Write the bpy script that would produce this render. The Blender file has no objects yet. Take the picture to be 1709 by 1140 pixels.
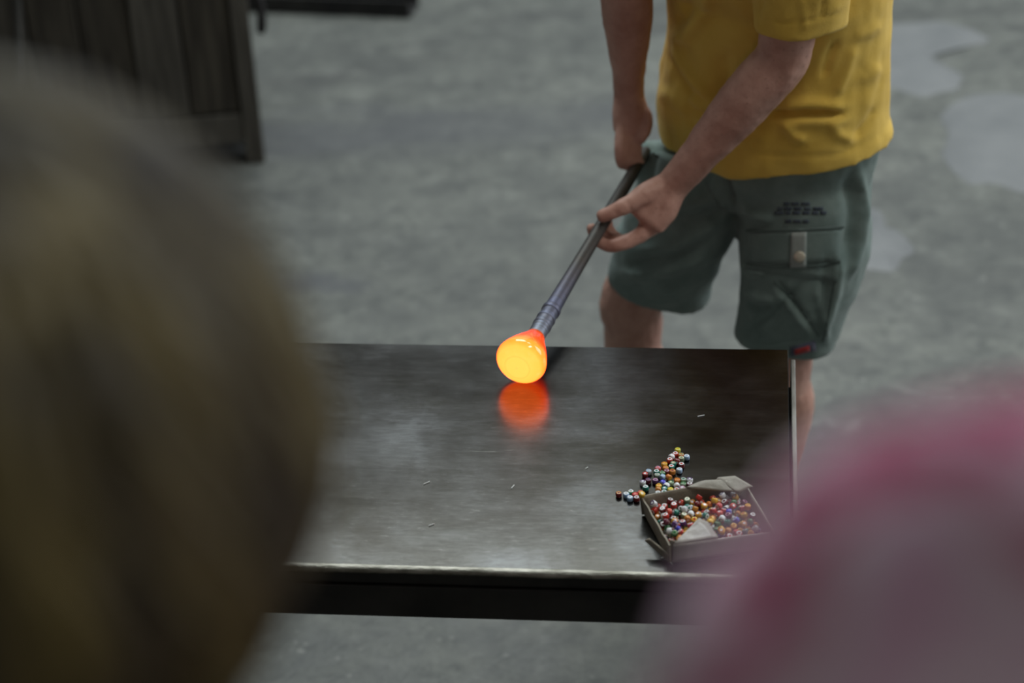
import bpy, bmesh, math, random
import numpy as np
from mathutils import Vector, Matrix
from mathutils.bvhtree import BVHTree

random.seed(7)
rng = np.random.default_rng(11)
SC = bpy.context.scene
COL = SC.collection

# ------------------------------------------------------------------ camera
F_PX, CAM_H = 3560.0, 2.36
PITCH, ROLL = math.radians(30.0), math.radians(-3.0)
_fw = Vector((0, math.cos(PITCH), -math.sin(PITCH)))
_r0, _u0 = Vector((1, 0, 0)), Vector((0, math.sin(PITCH), math.cos(PITCH)))
CR = _r0 * math.cos(ROLL) + _u0 * math.sin(ROLL)
CU = -_r0 * math.sin(ROLL) + _u0 * math.cos(ROLL)
CF = _fw
CP = Vector((0, 0, CAM_H))
cam_data = bpy.data.cameras.new('camera')
cam = bpy.data.objects.new('camera', cam_data)
COL.objects.link(cam)
cam_data.sensor_width = 36.0
cam_data.lens = 36.0 * F_PX / 1709.0
cam_data.clip_start = 0.02
cam.matrix_world = Matrix(((CR.x, CU.x, -CF.x, CP.x), (CR.y, CU.y, -CF.y, CP.y), (CR.z, CU.z, -CF.z, CP.z), (0, 0, 0, 1)))
cam_data.dof.use_dof = True
cam_data.dof.focus_distance = 2.96
cam_data.dof.aperture_fstop = 2.6
SC.camera = cam

# ------------------------------------------------------------------ light and exposure
world = bpy.data.worlds.new('world')
SC.world = world
world.use_nodes = True
world.node_tree.nodes['Background'].inputs[0].default_value = (0.80, 0.90, 1.0, 1)
world.node_tree.nodes['Background'].inputs[1].default_value = 0.6

def area(name, loc, target, size, power, col, size_y=None):
    d = bpy.data.lights.new(name, 'AREA')
    d.energy, d.size, d.color = power, size, col
    if size_y:
        d.shape = 'RECTANGLE'; d.size_y = size_y
    o = bpy.data.objects.new(name, d)
    COL.objects.link(o)
    o.location = loc
    o.rotation_euler = (Vector(target) - Vector(loc)).to_track_quat('-Z', 'Y').to_euler()
    return o
area('skylight', (0.8, 6.4, 5.38), (0.8, 6.2, 0.0), 4.8, 370, (0.90, 0.97, 0.97), 3.8)
area('window_light', (5.55, 4.9, 3.2), (0.3, 3.6, 0.6), 6.0, 190, (0.97, 0.98, 1.0), 3.0)
area('added_fill_light', (2.3, 1.5, 5.35), (1.2, 2.3, 0.0), 2.2, 85, (1.0, 0.96, 0.88), 0.9)  # added fill for the spectators' backs and the glassblower's front, no fixture

SC.view_settings.view_transform = 'Standard'
SC.view_settings.look = 'None'
SC.view_settings.gamma = 1.0
SC.view_settings.use_curve_mapping = False
SC.view_settings.exposure = 0.0

# ------------------------------------------------------------------ pixel <-> place
def ray(px, py):
    return (CF + CR * ((px - 854.5) / F_PX) - CU * ((py - 570.0) / F_PX))
def at_z(px, py, z):
    d = ray(px, py)
    return CP + d * ((z - CAM_H) / d.z)
def at_y(px, py, y):
    d = ray(px, py)
    return CP + d * (y / d.y)
def at_d(px, py, dist):                    # dist measured along the optical axis
    return CP + ray(px, py) * dist
def depth(p):
    return (Vector(p) - CP).dot(CF)
def x_for(px, y, z):                       # the X at which a point (X, y, z) shows in column px
    lo, hi = -3.0, 3.0
    for _ in range(40):
        m = (lo + hi) / 2
        d = Vector((m, y, z)) - CP
        if 854.5 + F_PX * d.dot(CR) / d.dot(CF) < px: lo = m
        else: hi = m
    return Vector((lo, y, z))
def to_px(co):
    d = co - np.array(CP)
    z = d @ np.array(CF)
    return 854.5 + F_PX * (d @ np.array(CR)) / z, 570.0 - F_PX * (d @ np.array(CU)) / z

# ------------------------------------------------------------------ mesh helpers
def new_obj(name, me, parent=None):
    o = bpy.data.objects.new(name, me)
    COL.objects.link(o)
    if parent is not None:
        o.parent = parent
    return o
def empty(name, loc=(0, 0, 0), rz=0.0):
    o = bpy.data.objects.new(name, None)
    COL.objects.link(o)
    o.location = loc
    o.rotation_euler = (0, 0, rz)
    o.empty_display_size = 0.05
    return o
def tag(o, label=None, cat=None, group=None, kind=None):
    if label: o['label'] = label
    if cat: o['category'] = cat
    if group: o['group'] = group
    if kind: o['kind'] = kind
    return o
def mk(name, verts, faces, mat, parent=None, smooth=False):
    me = bpy.data.meshes.new(name)
    me.from_pydata([tuple(v) for v in verts], [], [tuple(f) for f in faces])
    me.update()
    if smooth:
        me.polygons.foreach_set('use_smooth', [True] * len(me.polygons))
    if mat is not None:
        me.materials.append(mat)
    return new_obj(name, me, parent)
def bm_obj(name, bm, mat, parent=None, smooth=False):
    bmesh.ops.recalc_face_normals(bm, faces=bm.faces)
    me = bpy.data.meshes.new(name)
    bm.to_mesh(me); bm.free()
    if smooth:
        me.polygons.foreach_set('use_smooth', [True] * len(me.polygons))
    me.materials.append(mat)
    return new_obj(name, me, parent)
def box_bm(x0, x1, y0, y1, z0, z1, bev=0.0, seg=2, bm=None):
    b = bmesh.new()
    vs = [b.verts.new((x, y, z)) for x in (x0, x1) for y in (y0, y1) for z in (z0, z1)]
    for f in ((0, 1, 3, 2), (4, 6, 7, 5), (0, 4, 5, 1), (2, 3, 7, 6), (0, 2, 6, 4), (1, 5, 7, 3)):
        b.faces.new([vs[i] for i in f])
    if bev:
        bmesh.ops.bevel(b, geom=list(b.edges), offset=bev, segments=seg, affect='EDGES', profile=0.5)
    return b

def hash3(ix, iy, iz, seed):
    n = (ix * 374761393 + iy * 668265263 + iz * 2147483647 + seed * 974634777) & 0xFFFFFFFF
    n = ((n ^ (n >> 13)) * 1274126177) & 0xFFFFFFFF
    return ((n ^ (n >> 16)) & 0xFFFF) / 65535.0
def vnoise(P, seed=0):
    P = np.asarray(P, float)
    i = np.floor(P).astype(np.int64)
    f = P - i
    f = f * f * (3 - 2 * f)
    out = 0
    for dx in (0, 1):
        for dy in (0, 1):
            for dz in (0, 1):
                w = (f[:, 0] if dx else 1 - f[:, 0]) * (f[:, 1] if dy else 1 - f[:, 1]) * (f[:, 2] if dz else 1 - f[:, 2])
                out = out + w * hash3(i[:, 0] + dx, i[:, 1] + dy, i[:, 2] + dz, seed)
    return out * 2 - 1

def catmull(pts, sub):
    pts = [np.array(p, float) for p in pts]
    if len(pts) < 3 or sub == 1:
        return pts if sub == 1 else [pts[0] + (pts[-1] - pts[0]) * t / sub for t in range(sub + 1)]
    ext = [2 * pts[0] - pts[1]] + pts + [2 * pts[-1] - pts[-2]]
    out = []
    for k in range(1, len(ext) - 2):
        p0, p1, p2, p3 = ext[k - 1:k + 3]
        for s in range(sub):
            t = s / sub
            out.append(0.5 * ((2 * p1) + (-p0 + p2) * t + (2 * p0 - 5 * p1 + 4 * p2 - p3) * t * t + (-p0 + 3 * p1 - 3 * p2 + p3) * t ** 3))
    out.append(pts[-1])
    return out

def tube(rows, ref=(0, 0, 1), n=16, sub=3, dome=0.6):
    """rows: (point, ra, rb). Closed loft of ellipses; ra lies along ref."""
    data = []
    for r in rows:
        p = list(r[0]); ra = r[1]; rb = r[2] if len(r) > 2 else ra
        data.append(p + [ra, rb])
    d = np.array(catmull(data, sub))
    pts, ra, rb = d[:, :3], d[:, 3], d[:, 4]
    tan = np.gradient(pts, axis=0)
    tan /= np.linalg.norm(tan, axis=1)[:, None] + 1e-12
    if dome:
        def cap(i, sgn):
            P, A, B, T = [], [], [], []
            for a in (0.45, 0.8):
                k = math.sqrt(1 - a * a)
                P.append(pts[i] + sgn * tan[i] * min(ra[i], rb[i]) * dome * a); A.append(ra[i] * k); B.append(rb[i] * k); T.append(tan[i])
            return P, A, B, T
        p0, a0, b0, t0 = cap(0, -1); p1, a1, b1, t1 = cap(-1, 1)
        pts = np.array(p0[::-1] + list(pts) + p1); ra = np.array(a0[::-1] + list(ra) + a1)
        rb = np.array(b0[::-1] + list(rb) + b1); tan = np.array(t0[::-1] + list(tan) + t1)
    ref = np.array(ref, float)
    V, Fc = [], []
    ang = np.linspace(0, 2 * math.pi, n, endpoint=False)
    for p, t, a, b in zip(pts, tan, ra, rb):
        A = ref - t * ref.dot(t)
        L = np.linalg.norm(A)
        if L < 1e-4:
            A = np.array([1.0, 0.3, 0]) - t * np.array([1.0, 0.3, 0]).dot(t); L = np.linalg.norm(A)
        A /= L
        B = np.cross(t, A)
        for q in ang:
            V.append(p + A * a * math.cos(q) + B * b * math.sin(q))
    m = len(pts)
    for i in range(m - 1):
        for j in range(n):
            k = (j + 1) % n
            Fc.append((i * n + j, i * n + k, (i + 1) * n + k, (i + 1) * n + j))
    V.append(pts[0] - tan[0] * 1e-4); V.append(pts[-1] + tan[-1] * 1e-4)
    c0, c1 = m * n, m * n + 1
    for j in range(n):
        k = (j + 1) % n
        Fc.append((c0, k, j))
        Fc.append((c1, (m - 1) * n + j, (m - 1) * n + k))
    return V, Fc
def sphere(c, r, n=14, ref=None):
    rx, ry, rz = (r, r, r) if not hasattr(r, '__len__') else r
    V, Fc = [], []
    for i in range(n + 1):
        th = math.pi * i / n
        for j in range(n * 2):
            ph = math.pi * j / n
            V.append(Vector((c[0] + rx * math.sin(th) * math.cos(ph), c[1] + ry * math.sin(th) * math.sin(ph), c[2] + rz * math.cos(th))))
    w = n * 2
    for i in range(n):
        for j in range(w):
            k = (j + 1) % w
            Fc.append((i * w + j, (i + 1) * w + j, (i + 1) * w + k, i * w + k))
    return V, Fc
def join(parts):
    V, Fc = [], []
    for v, f in parts:
        o = len(V)
        V += list(v)
        Fc += [tuple(i + o for i in q) for q in f]
    return V, Fc
def clean(me):
    bm = bmesh.new(); bm.from_mesh(me)
    bmesh.ops.remove_doubles(bm, verts=bm.verts, dist=1e-6)
    bmesh.ops.recalc_face_normals(bm, faces=bm.faces)
    bm.to_mesh(me); bm.free()

def fuse(name, parts, voxel, smooth, mat, parent=None, disp=None, shrink=0.0):
    """One continuous surface grown from overlapping closed lofts."""
    V, Fc = join(parts)
    me = bpy.data.meshes.new(name + '_src')
    me.from_pydata([tuple(v) for v in V], [], Fc)
    clean(me)
    o = bpy.data.objects.new(name + '_src', me)
    COL.objects.link(o)
    m = o.modifiers.new('r', 'REMESH'); m.mode = 'VOXEL'; m.voxel_size = voxel
    if smooth:
        s = o.modifiers.new('s', 'SMOOTH'); s.factor = 0.5; s.iterations = smooth
    dg = bpy.context.evaluated_depsgraph_get()
    out = bpy.data.meshes.new_from_object(o.evaluated_get(dg))
    bpy.data.objects.remove(o); bpy.data.meshes.remove(me)
    out.name = name
    if disp is not None:
        n = len(out.vertices)
        co = np.empty(n * 3); out.vertices.foreach_get('co', co); co = co.reshape(-1, 3)
        no = np.empty(n * 3); out.vertices.foreach_get('normal', no); no = no.reshape(-1, 3)
        co = co + no * disp(co, no)[:, None]
        out.vertices.foreach_set('co', co.ravel())
        out.update()
    out.polygons.foreach_set('use_smooth', [True] * len(out.polygons))
    out.materials.clear(); out.materials.append(mat)
    return new_obj(name, out, parent)

def ridge_field(co, no, folds, facing=True):
    """Folds drawn where the photograph shows them: (polyline of pixels, half width px, height m)."""
    x, y = to_px(co)
    view = np.array(CP) - co
    view /= np.linalg.norm(view, axis=1)[:, None]
    w = np.clip((no * view).sum(1) * 2.2, 0, 1) if facing else 1.0
    out = np.zeros(len(co))
    for pl, wd, h in folds:
        best = np.full(len(co), 1e9); tt = np.zeros(len(co)); L = 0.0
        segs = list(zip(pl[:-1], pl[1:])); tot = sum(math.dist(a, b) for a, b in segs)
        for a, b in segs:
            ax, ay = a; bx, by = b
            l2 = (bx - ax) ** 2 + (by - ay) ** 2
            t = np.clip(((x - ax) * (bx - ax) + (y - ay) * (by - ay)) / l2, 0, 1)
            d = np.hypot(x - ax - t * (bx - ax), y - ay - t * (by - ay))
            m = d < best
            best = np.where(m, d, best); tt = np.where(m, (L + t * math.sqrt(l2)) / tot, tt)
            L += math.sqrt(l2)
        taper = np.clip(np.minimum(tt, 1 - tt) * 5 + 0.25, 0, 1)
        out += h * np.exp(-(best / wd) ** 2) * taper
    return out * w

# ------------------------------------------------------------------ materials
def mat(name, base=(0.5, 0.5, 0.5), rough=0.6, metal=0.0, spec=0.5):
    m = bpy.data.materials.new(name)
    m.use_nodes = True
    b = m.node_tree.nodes['Principled BSDF']
    b.inputs['Base Color'].default_value = (*base, 1)
    b.inputs['Roughness'].default_value = rough
    b.inputs['Metallic'].default_value = metal
    b.inputs['Specular IOR Level'].default_value = spec
    return m
class NT:
    def __init__(s, m):
        s.m = m; s.t = m.node_tree; s.b = s.t.nodes['Principled BSDF']
        s.tc = s.t.nodes.new('ShaderNodeTexCoord')
    def add(s, kind, **kw):
        n = s.t.nodes.new(kind)
        for k, v in kw.items(): setattr(n, k, v)
        return n
    def link(s, a, b): s.t.links.new(a, b)
    def mapped(s, scale=(1, 1, 1), rot=(0, 0, 0), loc=(0, 0, 0), src='Object'):
        n = s.add('ShaderNodeMapping')
        n.inputs['Scale'].default_value = scale; n.inputs['Rotation'].default_value = rot; n.inputs['Location'].default_value = loc
        s.link(s.tc.outputs[src], n.inputs[0])
        return n.outputs[0]
    def noise(s, vec, scale, detail=4, rough=0.55, dist=0.0):
        n = s.add('ShaderNodeTexNoise')
        n.inputs['Scale'].default_value = scale; n.inputs['Detail'].default_value = detail
        n.inputs['Roughness'].default_value = rough; n.inputs['Distortion'].default_value = dist
        s.link(vec, n.inputs['Vector'])
        return n.outputs['Fac']
    def ramp(s, fac, stops, interp='LINEAR'):
        n = s.add('ShaderNodeValToRGB')
        n.color_ramp.interpolation = interp
        e = n.color_ramp.elements
        while len(e) < len(stops): e.new(0.5)
        for k, (p, c) in enumerate(stops):
            e[k].position = p
            e[k].color = (*c, 1) if hasattr(c, '__len__') else (c, c, c, 1)
        s.link(fac, n.inputs[0])
        return n.outputs['Color']
    def mix(s, fac, a, b, mode='MIX'):
        n = s.add('ShaderNodeMix', data_type='RGBA', blend_type=mode)
        for sock, v in ((n.inputs['Factor'], fac), (n.inputs['A'], a), (n.inputs['B'], b)):
            if isinstance(v, (int, float)): sock.default_value = v
            elif isinstance(v, tuple): sock.default_value = (*v, 1) if len(v) == 3 else v
            else: s.link(v, sock)
        return n.outputs['Result']
    def bump(s, h, strength=0.3, dist=0.01, normal=None):
        n = s.add('ShaderNodeBump')
        n.inputs['Strength'].default_value = strength; n.inputs['Distance'].default_value = dist
        s.link(h, n.inputs['Height'])
        if normal is not None: s.link(normal, n.inputs['Normal'])
        s.link(n.outputs[0], s.b.inputs['Normal'])
        return n.outputs[0]
    def col(s, c): s.link(c, s.b.inputs['Base Color'])
    def rgh(s, c): s.link(c, s.b.inputs['Roughness'])

def m_noisy(name, c1, c2, scale, rough=0.7, metal=0.0, bump=0.2, bdist=0.003, stretch=(1, 1, 1), spec=0.4, detail=5, lo=0.35, hi=0.65):
    m = mat(name, c1, rough, metal, spec)
    t = NT(m)
    v = t.mapped(stretch)
    f = t.noise(v, scale, detail)
    t.col(t.ramp(f, [(lo, c1), (hi, c2)]))
    if bump:
        t.bump(t.noise(v, scale * 4, 3), bump, bdist)
    return m

def m_floor():
    m = mat('worn_concrete', (0.3, 0.31, 0.3), 0.5, 0, 0.4)
    t = NT(m)
    v = t.mapped((1, 1, 1)); vs = t.mapped((0.55, 1.5, 1), loc=(3.1, 0.7, 0))
    big = t.noise(vs, 0.9, 6, 0.6, 0.6)
    mid = t.noise(v, 5.5, 6, 0.65)
    fine = t.noise(v, 38, 4, 0.7)
    c = t.ramp(big, [(0.34, (0.058, 0.060, 0.057)), (0.46, (0.100, 0.106, 0.096)), (0.60, (0.130, 0.137, 0.122)), (0.74, (0.162, 0.168, 0.150))])
    c = t.mix(t.ramp(mid, [(0.40, 0.55), (0.60, 0.0)]), c, (0.060, 0.064, 0.062))
    c = t.mix(t.ramp(fine, [(0.36, 0.5), (0.55, 0.0)]), c, (0.065, 0.068, 0.065))
    mid2 = t.noise(t.mapped((1, 1, 1), loc=(7, 3, 0)), 14, 6, 0.7, 0.3)
    c = t.mix(t.ramp(mid2, [(0.36, 0.6), (0.50, 0.0)]), c, (0.048, 0.052, 0.050))
    c = t.mix(t.ramp(mid2, [(0.55, 0.0), (0.68, 0.5)]), c, (0.165, 0.172, 0.158))
    # pale aggregate specks
    vo = t.add('ShaderNodeTexVoronoi'); vo.inputs['Scale'].default_value = 30; t.link(v, vo.inputs['Vector'])
    sp = t.ramp(vo.outputs['Distance'], [(0.10, 1.0), (0.24, 0.0)])
    spm = t.ramp(t.noise(v, 14, 2), [(0.52, 0.0), (0.66, 0.4)])
    c = t.mix(t.mix(1.0, sp, spm, 'MULTIPLY'), c, (0.26, 0.265, 0.24))
    # dark oil spots and a wavy dark band fading out to the right
    for (x, y, r, s) in ((-0.47, 4.42, 0.13, 0.75), (-0.38, 4.40, 0.06, 0.6), (-0.45, 4.15, 0.05, 0.4), (0.35, 5.3, 0.20, 0.45), (-0.02, 3.7, 0.05, 0.35)):
        sx = t.add('ShaderNodeVectorMath', operation='DISTANCE')
        mp = t.mapped((1, 2.0 if r > 0.1 else 1.2, 1)); nd = t.add('ShaderNodeVectorMath', operation='ADD')
        w = t.add('ShaderNodeTexNoise'); w.inputs['Scale'].default_value = 11; t.link(v, w.inputs['Vector'])
        sc = t.add('ShaderNodeVectorMath', operation='SCALE'); sc.inputs['Scale'].default_value = 0.16; t.link(w.outputs['Color'], sc.inputs[0])
        t.link(mp, nd.inputs[0]); t.link(sc.outputs[0], nd.inputs[1])
        t.link(nd.outputs[0], sx.inputs[0]); sx.inputs[1].default_value = (x + .08, (y) * (2.0 if r > 0.1 else 1.2) + .08, 0.08)
        c = t.mix(t.ramp(sx.outputs['Value'], [(r * 0.3, s), (r, 0.0)]), c, (0.058, 0.061, 0.068))
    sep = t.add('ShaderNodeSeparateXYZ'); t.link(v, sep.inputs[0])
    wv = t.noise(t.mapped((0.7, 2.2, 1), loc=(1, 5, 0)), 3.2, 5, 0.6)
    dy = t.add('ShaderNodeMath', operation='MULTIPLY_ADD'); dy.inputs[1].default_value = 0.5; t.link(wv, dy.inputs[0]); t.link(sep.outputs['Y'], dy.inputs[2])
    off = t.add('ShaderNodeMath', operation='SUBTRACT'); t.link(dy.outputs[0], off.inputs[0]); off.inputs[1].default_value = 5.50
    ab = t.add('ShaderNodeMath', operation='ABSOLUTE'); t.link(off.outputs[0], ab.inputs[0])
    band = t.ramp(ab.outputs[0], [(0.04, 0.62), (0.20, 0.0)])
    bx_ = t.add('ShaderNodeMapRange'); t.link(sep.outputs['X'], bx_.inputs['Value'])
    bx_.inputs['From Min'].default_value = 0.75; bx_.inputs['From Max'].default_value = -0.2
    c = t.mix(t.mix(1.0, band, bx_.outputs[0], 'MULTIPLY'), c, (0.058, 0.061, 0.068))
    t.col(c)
    t.rgh(t.ramp(mid, [(0.3, 0.42), (0.7, 0.62)]))
    t.bump(t.mix(0.5, mid, fine), 0.35, 0.01)
    return m

def m_patch():
    m = mat('pale_concrete', (0.42, 0.44, 0.44), 0.5, 0, 0.4)
    t = NT(m); v = t.mapped()
    f = t.noise(v, 6, 6, 0.6)
    t.col(t.ramp(f, [(0.3, (0.115, 0.122, 0.126)), (0.7, (0.160, 0.166, 0.168))]))
    t.bump(t.noise(v, 30, 4), 0.25, 0.005)
    return m

def m_steel():
    m = mat('marver_steel', (0.2, 0.2, 0.19), 0.3, 1.0)
    t = NT(m)
    v = t.mapped((1, 1, 1)); vx = t.mapped((1.2, 9, 1), rot=(0, 0, 0.05)); vf = t.mapped((6, 60, 1), rot=(0, 0, 0.08))
    cloud = t.noise(v, 5.5, 6, 0.6, 0.4)
    brush = t.noise(vx, 6, 5, 0.65)
    fine = t.noise(vf, 14, 3, 0.7)
    c = t.ramp(cloud, [(0.32, (0.066, 0.062, 0.053)), (0.5, (0.092, 0.090, 0.084)), (0.68, (0.128, 0.130, 0.130))])
    c = t.mix(t.ramp(brush, [(0.4, 0.22), (0.6, 0.0)]), c, (0.050, 0.046, 0.038))
    c = t.mix(t.ramp(fine, [(0.62, 0.0), (0.72, 0.3)]), c, (0.15, 0.15, 0.145))
    # wiped hand smears and fine scratches
    for (rot, sc1, seed) in ((0.5, 5.0, 1.0), (-0.35, 4.0, 4.0), (1.25, 6.0, 9.0), (0.05, 3.0, 14.0)):
        w = t.noise(t.mapped((5, 170, 1), rot=(0, 0, rot), loc=(seed, seed * 2, 0)), 1.0, 1, 0.4)
        msk = t.ramp(t.noise(t.mapped((1, 1, 1), loc=(seed, 0, 0)), sc1 * 2, 3), [(0.56, 0.0), (0.68, 0.5)])
        c = t.mix(t.mix(1.0, t.ramp(w, [(0.77, 0.0), (0.81, 1.0)]), msk, 'MULTIPLY'), c, (0.26, 0.255, 0.235))
    grain = t.noise(t.mapped((18, 60, 1), rot=(0, 0, 0.03)), 2.6, 5, 0.75)
    c = t.mix(t.ramp(grain, [(0.35, 0.35), (0.55, 0.0)]), c, (0.045, 0.042, 0.036))
    c = t.mix(t.ramp(grain, [(0.60, 0.0), (0.74, 0.5)]), c, (0.19, 0.19, 0.18))
    smear = t.noise(t.mapped((1, 1, 1), loc=(0.3, 0.9, 0)), 3.4, 4, 0.5, 0.8)
    c = t.mix(t.ramp(smear, [(0.56, 0.0), (0.62, 0.35)]), c, (0.125, 0.125, 0.122))
    t.col(c)
    r = t.ramp(cloud, [(0.3, 0.17), (0.7, 0.24)])
    t.rgh(t.mix(t.ramp(brush, [(0.45, 0.0), (0.65, 0.18)]), r, (0.30, 0.30, 0.30)))
    t.bump(fine, 0.05, 0.001)
    return m

def m_skin(name, c1, c2):
    m = mat(name, c1, 0.5, 0, 0.4)
    t = NT(m); v = t.mapped()
    f = t.noise(v, 22, 5, 0.6); g = t.noise(v, 160, 3)
    c = t.ramp(f, [(0.32, c1), (0.68, c2)])
    c = t.mix(t.ramp(g, [(0.62, 0.0), (0.75, 0.5)]), c, tuple(x * 0.5 for x in c1))
    t.col(c)
    t.bump(t.mix(0.5, t.noise(v, 60, 4), g), 0.35, 0.003)
    return m

def m_cloth(name, c1, c2, scale=9, weave=900):
    m = mat(name, c1, 0.9, 0, 0.15)
    t = NT(m); v = t.mapped()
    t.col(t.ramp(t.noise(v, scale, 6, 0.65), [(0.34, c1), (0.66, c2)]))
    b = t.mix(0.35, t.noise(v, 26, 4, 0.6), t.noise(v, weave, 1))
    t.bump(b, 0.5, 0.004)
    t.b.inputs['Sheen Weight'].default_value = 0.15
    return m

def m_tiedye():
    m = mat('tie_dye_cotton', (0.5, 0.4, 0.45), 0.9, 0, 0.15)
    t = NT(m); v = t.mapped((1, 1, 1), rot=(0.3, 0.5, 0.2))
    w = t.add('ShaderNodeTexNoise'); w.inputs['Scale'].default_value = 10; t.link(v, w.inputs['Vector'])
    f = t.noise(v, 21, 3, 0.5, 0.8); g = t.noise(t.mapped((1, 1, 1), loc=(4, 2, 1)), 9, 2, 0.5, 0.4)
    c = t.ramp(f, [(0.37, (0.48, 0.08, 0.17)), (0.44, (0.72, 0.33, 0.47)), (0.52, (0.90, 0.76, 0.87)), (0.66, (0.82, 0.52, 0.70))])
    c = t.mix(t.ramp(g, [(0.52, 0.0), (0.70, 0.7)]), c, (0.50, 0.27, 0.55))
    t.col(c)
    return m

def m_hot():
    m = mat('hot_glass', (0.9, 0.35, 0.05), 0.12)
    t = NT(m)
    sep = t.add('ShaderNodeSeparateXYZ'); t.link(t.tc.outputs['Object'], sep.inputs[0])
    rad = t.add('ShaderNodeMath', operation='POWER'); rad.inputs[1].default_value = 2
    rad2 = t.add('ShaderNodeMath', operation='POWER'); rad2.inputs[1].default_value = 2
    t.link(sep.outputs['X'], rad.inputs[0]); t.link(sep.outputs['Y'], rad2.inputs[0])
    s = t.add('ShaderNodeMath', operation='ADD'); t.link(rad.outputs[0], s.inputs[0]); t.link(rad2.outputs[0], s.inputs[1])
    r = t.add('ShaderNodeMath', operation='SQRT'); t.link(s.outputs[0], r.inputs[0])
    k = t.add('ShaderNodeMath', operation='MULTIPLY'); t.link(r.outputs[0], k.inputs[0]); k.inputs[1].default_value = 1 / 0.04
    hot = t.ramp(k.outputs[0], [(0.0, (5.0, 0.80, 0.135)), (0.02, (5.0, 0.68, 0.11)), (0.06, (5.0, 0.76, 0.12)), (0.42, (5.0, 0.76, 0.12)), (0.47, (5.0, 0.68, 0.10)), (0.52, (5.0, 0.74, 0.11)), (0.80, (5.2, 0.68, 0.09)), (0.90, (5.5, 0.48, 0.04)), (1.0, (5.5, 0.30, 0.015))])
    zz = t.add('ShaderNodeMath', operation='MULTIPLY'); t.link(sep.outputs['Z'], zz.inputs[0]); zz.inputs[1].default_value = 10
    cool = t.ramp(zz.outputs[0], [(0.10, 0.0), (0.20, 0.75), (0.32, 1.0)])
    red = t.ramp(zz.outputs[0], [(0.10, (5.5, 0.27, 0.012)), (0.25, (4.8, 0.10, 0.005)), (0.45, (3.2, 0.05, 0.003)), (0.60, (1.3, 0.03, 0.003)), (0.70, (0.35, 0.015, 0.003))])
    c = t.mix(cool, hot, red)
    streak = t.noise(t.mapped((1, 1, 0.6)), 60, 2, 0.5, 1.5)
    c = t.mix(t.ramp(streak, [(0.5, 0.0), (0.75, 0.22)]), c, (5.0, 0.80, 0.17))
    t.link(c, t.b.inputs['Emission Color'])
    t.b.inputs['Emission Strength'].default_value = 1.0
    t.b.inputs['Base Color'].default_value = (0.25, 0.08, 0.02, 1)
    t.b.inputs['Coat Weight'].default_value = 0.5
    return m

def m_pipe():
    m = mat('pipe_steel', (0.2, 0.2, 0.22), 0.5, 0.7)
    t = NT(m)
    v = t.mapped((1, 1, 3)); vr = t.mapped((0.02, 0.02, 1))
    bands = t.noise(vr, 55, 4, 0.8)
    sep = t.add('ShaderNodeSeparateXYZ'); t.link(t.tc.outputs['Object'], sep.inputs[0])
    mpz = t.add('ShaderNodeMath', operation='MULTIPLY'); t.link(sep.outputs['Z'], mpz.inputs[0]); mpz.inputs[1].default_value = 2.0
    along = t.ramp(mpz.outputs[0], [(0.15, (0.26, 0.30, 0.37)), (0.28, (0.15, 0.165, 0.26)), (0.42, (0.115, 0.115, 0.15)), (0.56, (0.085, 0.082, 0.075)), (1.0, (0.06, 0.058, 0.052))])
    near = t.ramp(mpz.outputs[0], [(0.2, 0.8), (0.48, 0.15)])
    bm_ = t.ramp(bands, [(0.42, 1.0), (0.58, 0.0)])
    c = t.mix(t.mix(1.0, near, bm_, 'MULTIPLY'), along, (0.08, 0.08, 0.085))
    c = t.mix(t.ramp(t.noise(v, 50, 4), [(0.45, 0.0), (0.65, 0.35)]), c, (0.11, 0.09, 0.08))
    t.col(c)
    t.bump(bands, 0.3, 0.002)
    return m

M = {}
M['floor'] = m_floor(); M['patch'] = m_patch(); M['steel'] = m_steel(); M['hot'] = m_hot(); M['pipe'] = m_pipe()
M['edge'] = m_noisy('worn_edge_steel', (0.11, 0.105, 0.085), (0.27, 0.26, 0.225), 30, 0.38, 0.9, 0.4, 0.002, (1, 3, 3))
M['black'] = m_noisy('blackened_steel', (0.012, 0.011, 0.010), (0.028, 0.026, 0.023), 12, 0.55, 0.2)
M['rim'] = m_noisy('grey_rim_steel', (0.16, 0.155, 0.14), (0.26, 0.255, 0.235), 18, 0.5, 0.6)
M['plaster'] = m_noisy('sooty_plaster', (0.24, 0.235, 0.225), (0.34, 0.335, 0.32), 3, 0.85, 0, 0.2)
M['brown_wall'] = m_noisy('pale_limewash', (0.36, 0.34, 0.31), (0.46, 0.44, 0.41), 5, 0.7, 0, 0.2)
M['skin'] = m_skin('ruddy_skin', (0.46, 0.245, 0.19), (0.62, 0.37, 0.295))
M['skin2'] = m_skin('tanned_skin', (0.38, 0.22, 0.15), (0.48, 0.29, 0.2))
M['shirt'] = m_cloth('yellow_cotton', (0.74, 0.495, 0.085), (0.82, 0.57, 0.12))
M['shorts'] = m_cloth('faded_green_canvas', (0.15, 0.21, 0.195), (0.22, 0.29, 0.27), 14)
M['stitch'] = m_cloth('dark_green_seam', (0.075, 0.11, 0.10), (0.11, 0.15, 0.14), 40)
M['print'] = m_cloth('navy_print', (0.055, 0.07, 0.095), (0.09, 0.115, 0.14), 60)
M['tab'] = m_cloth('pale_green_tape', (0.31, 0.36, 0.34), (0.38, 0.43, 0.41), 30)
M['button'] = m_noisy('brass_button', (0.50, 0.46, 0.36), (0.62, 0.58, 0.48), 40, 0.4, 0.6)
M['redtag'] = m_cloth('red_tape', (0.36, 0.035, 0.035), (0.45, 0.055, 0.05), 30)
M['greytag'] = m_cloth('slate_tape', (0.085, 0.09, 0.13), (0.12, 0.125, 0.17), 30)
M['tiedye'] = m_tiedye()
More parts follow.
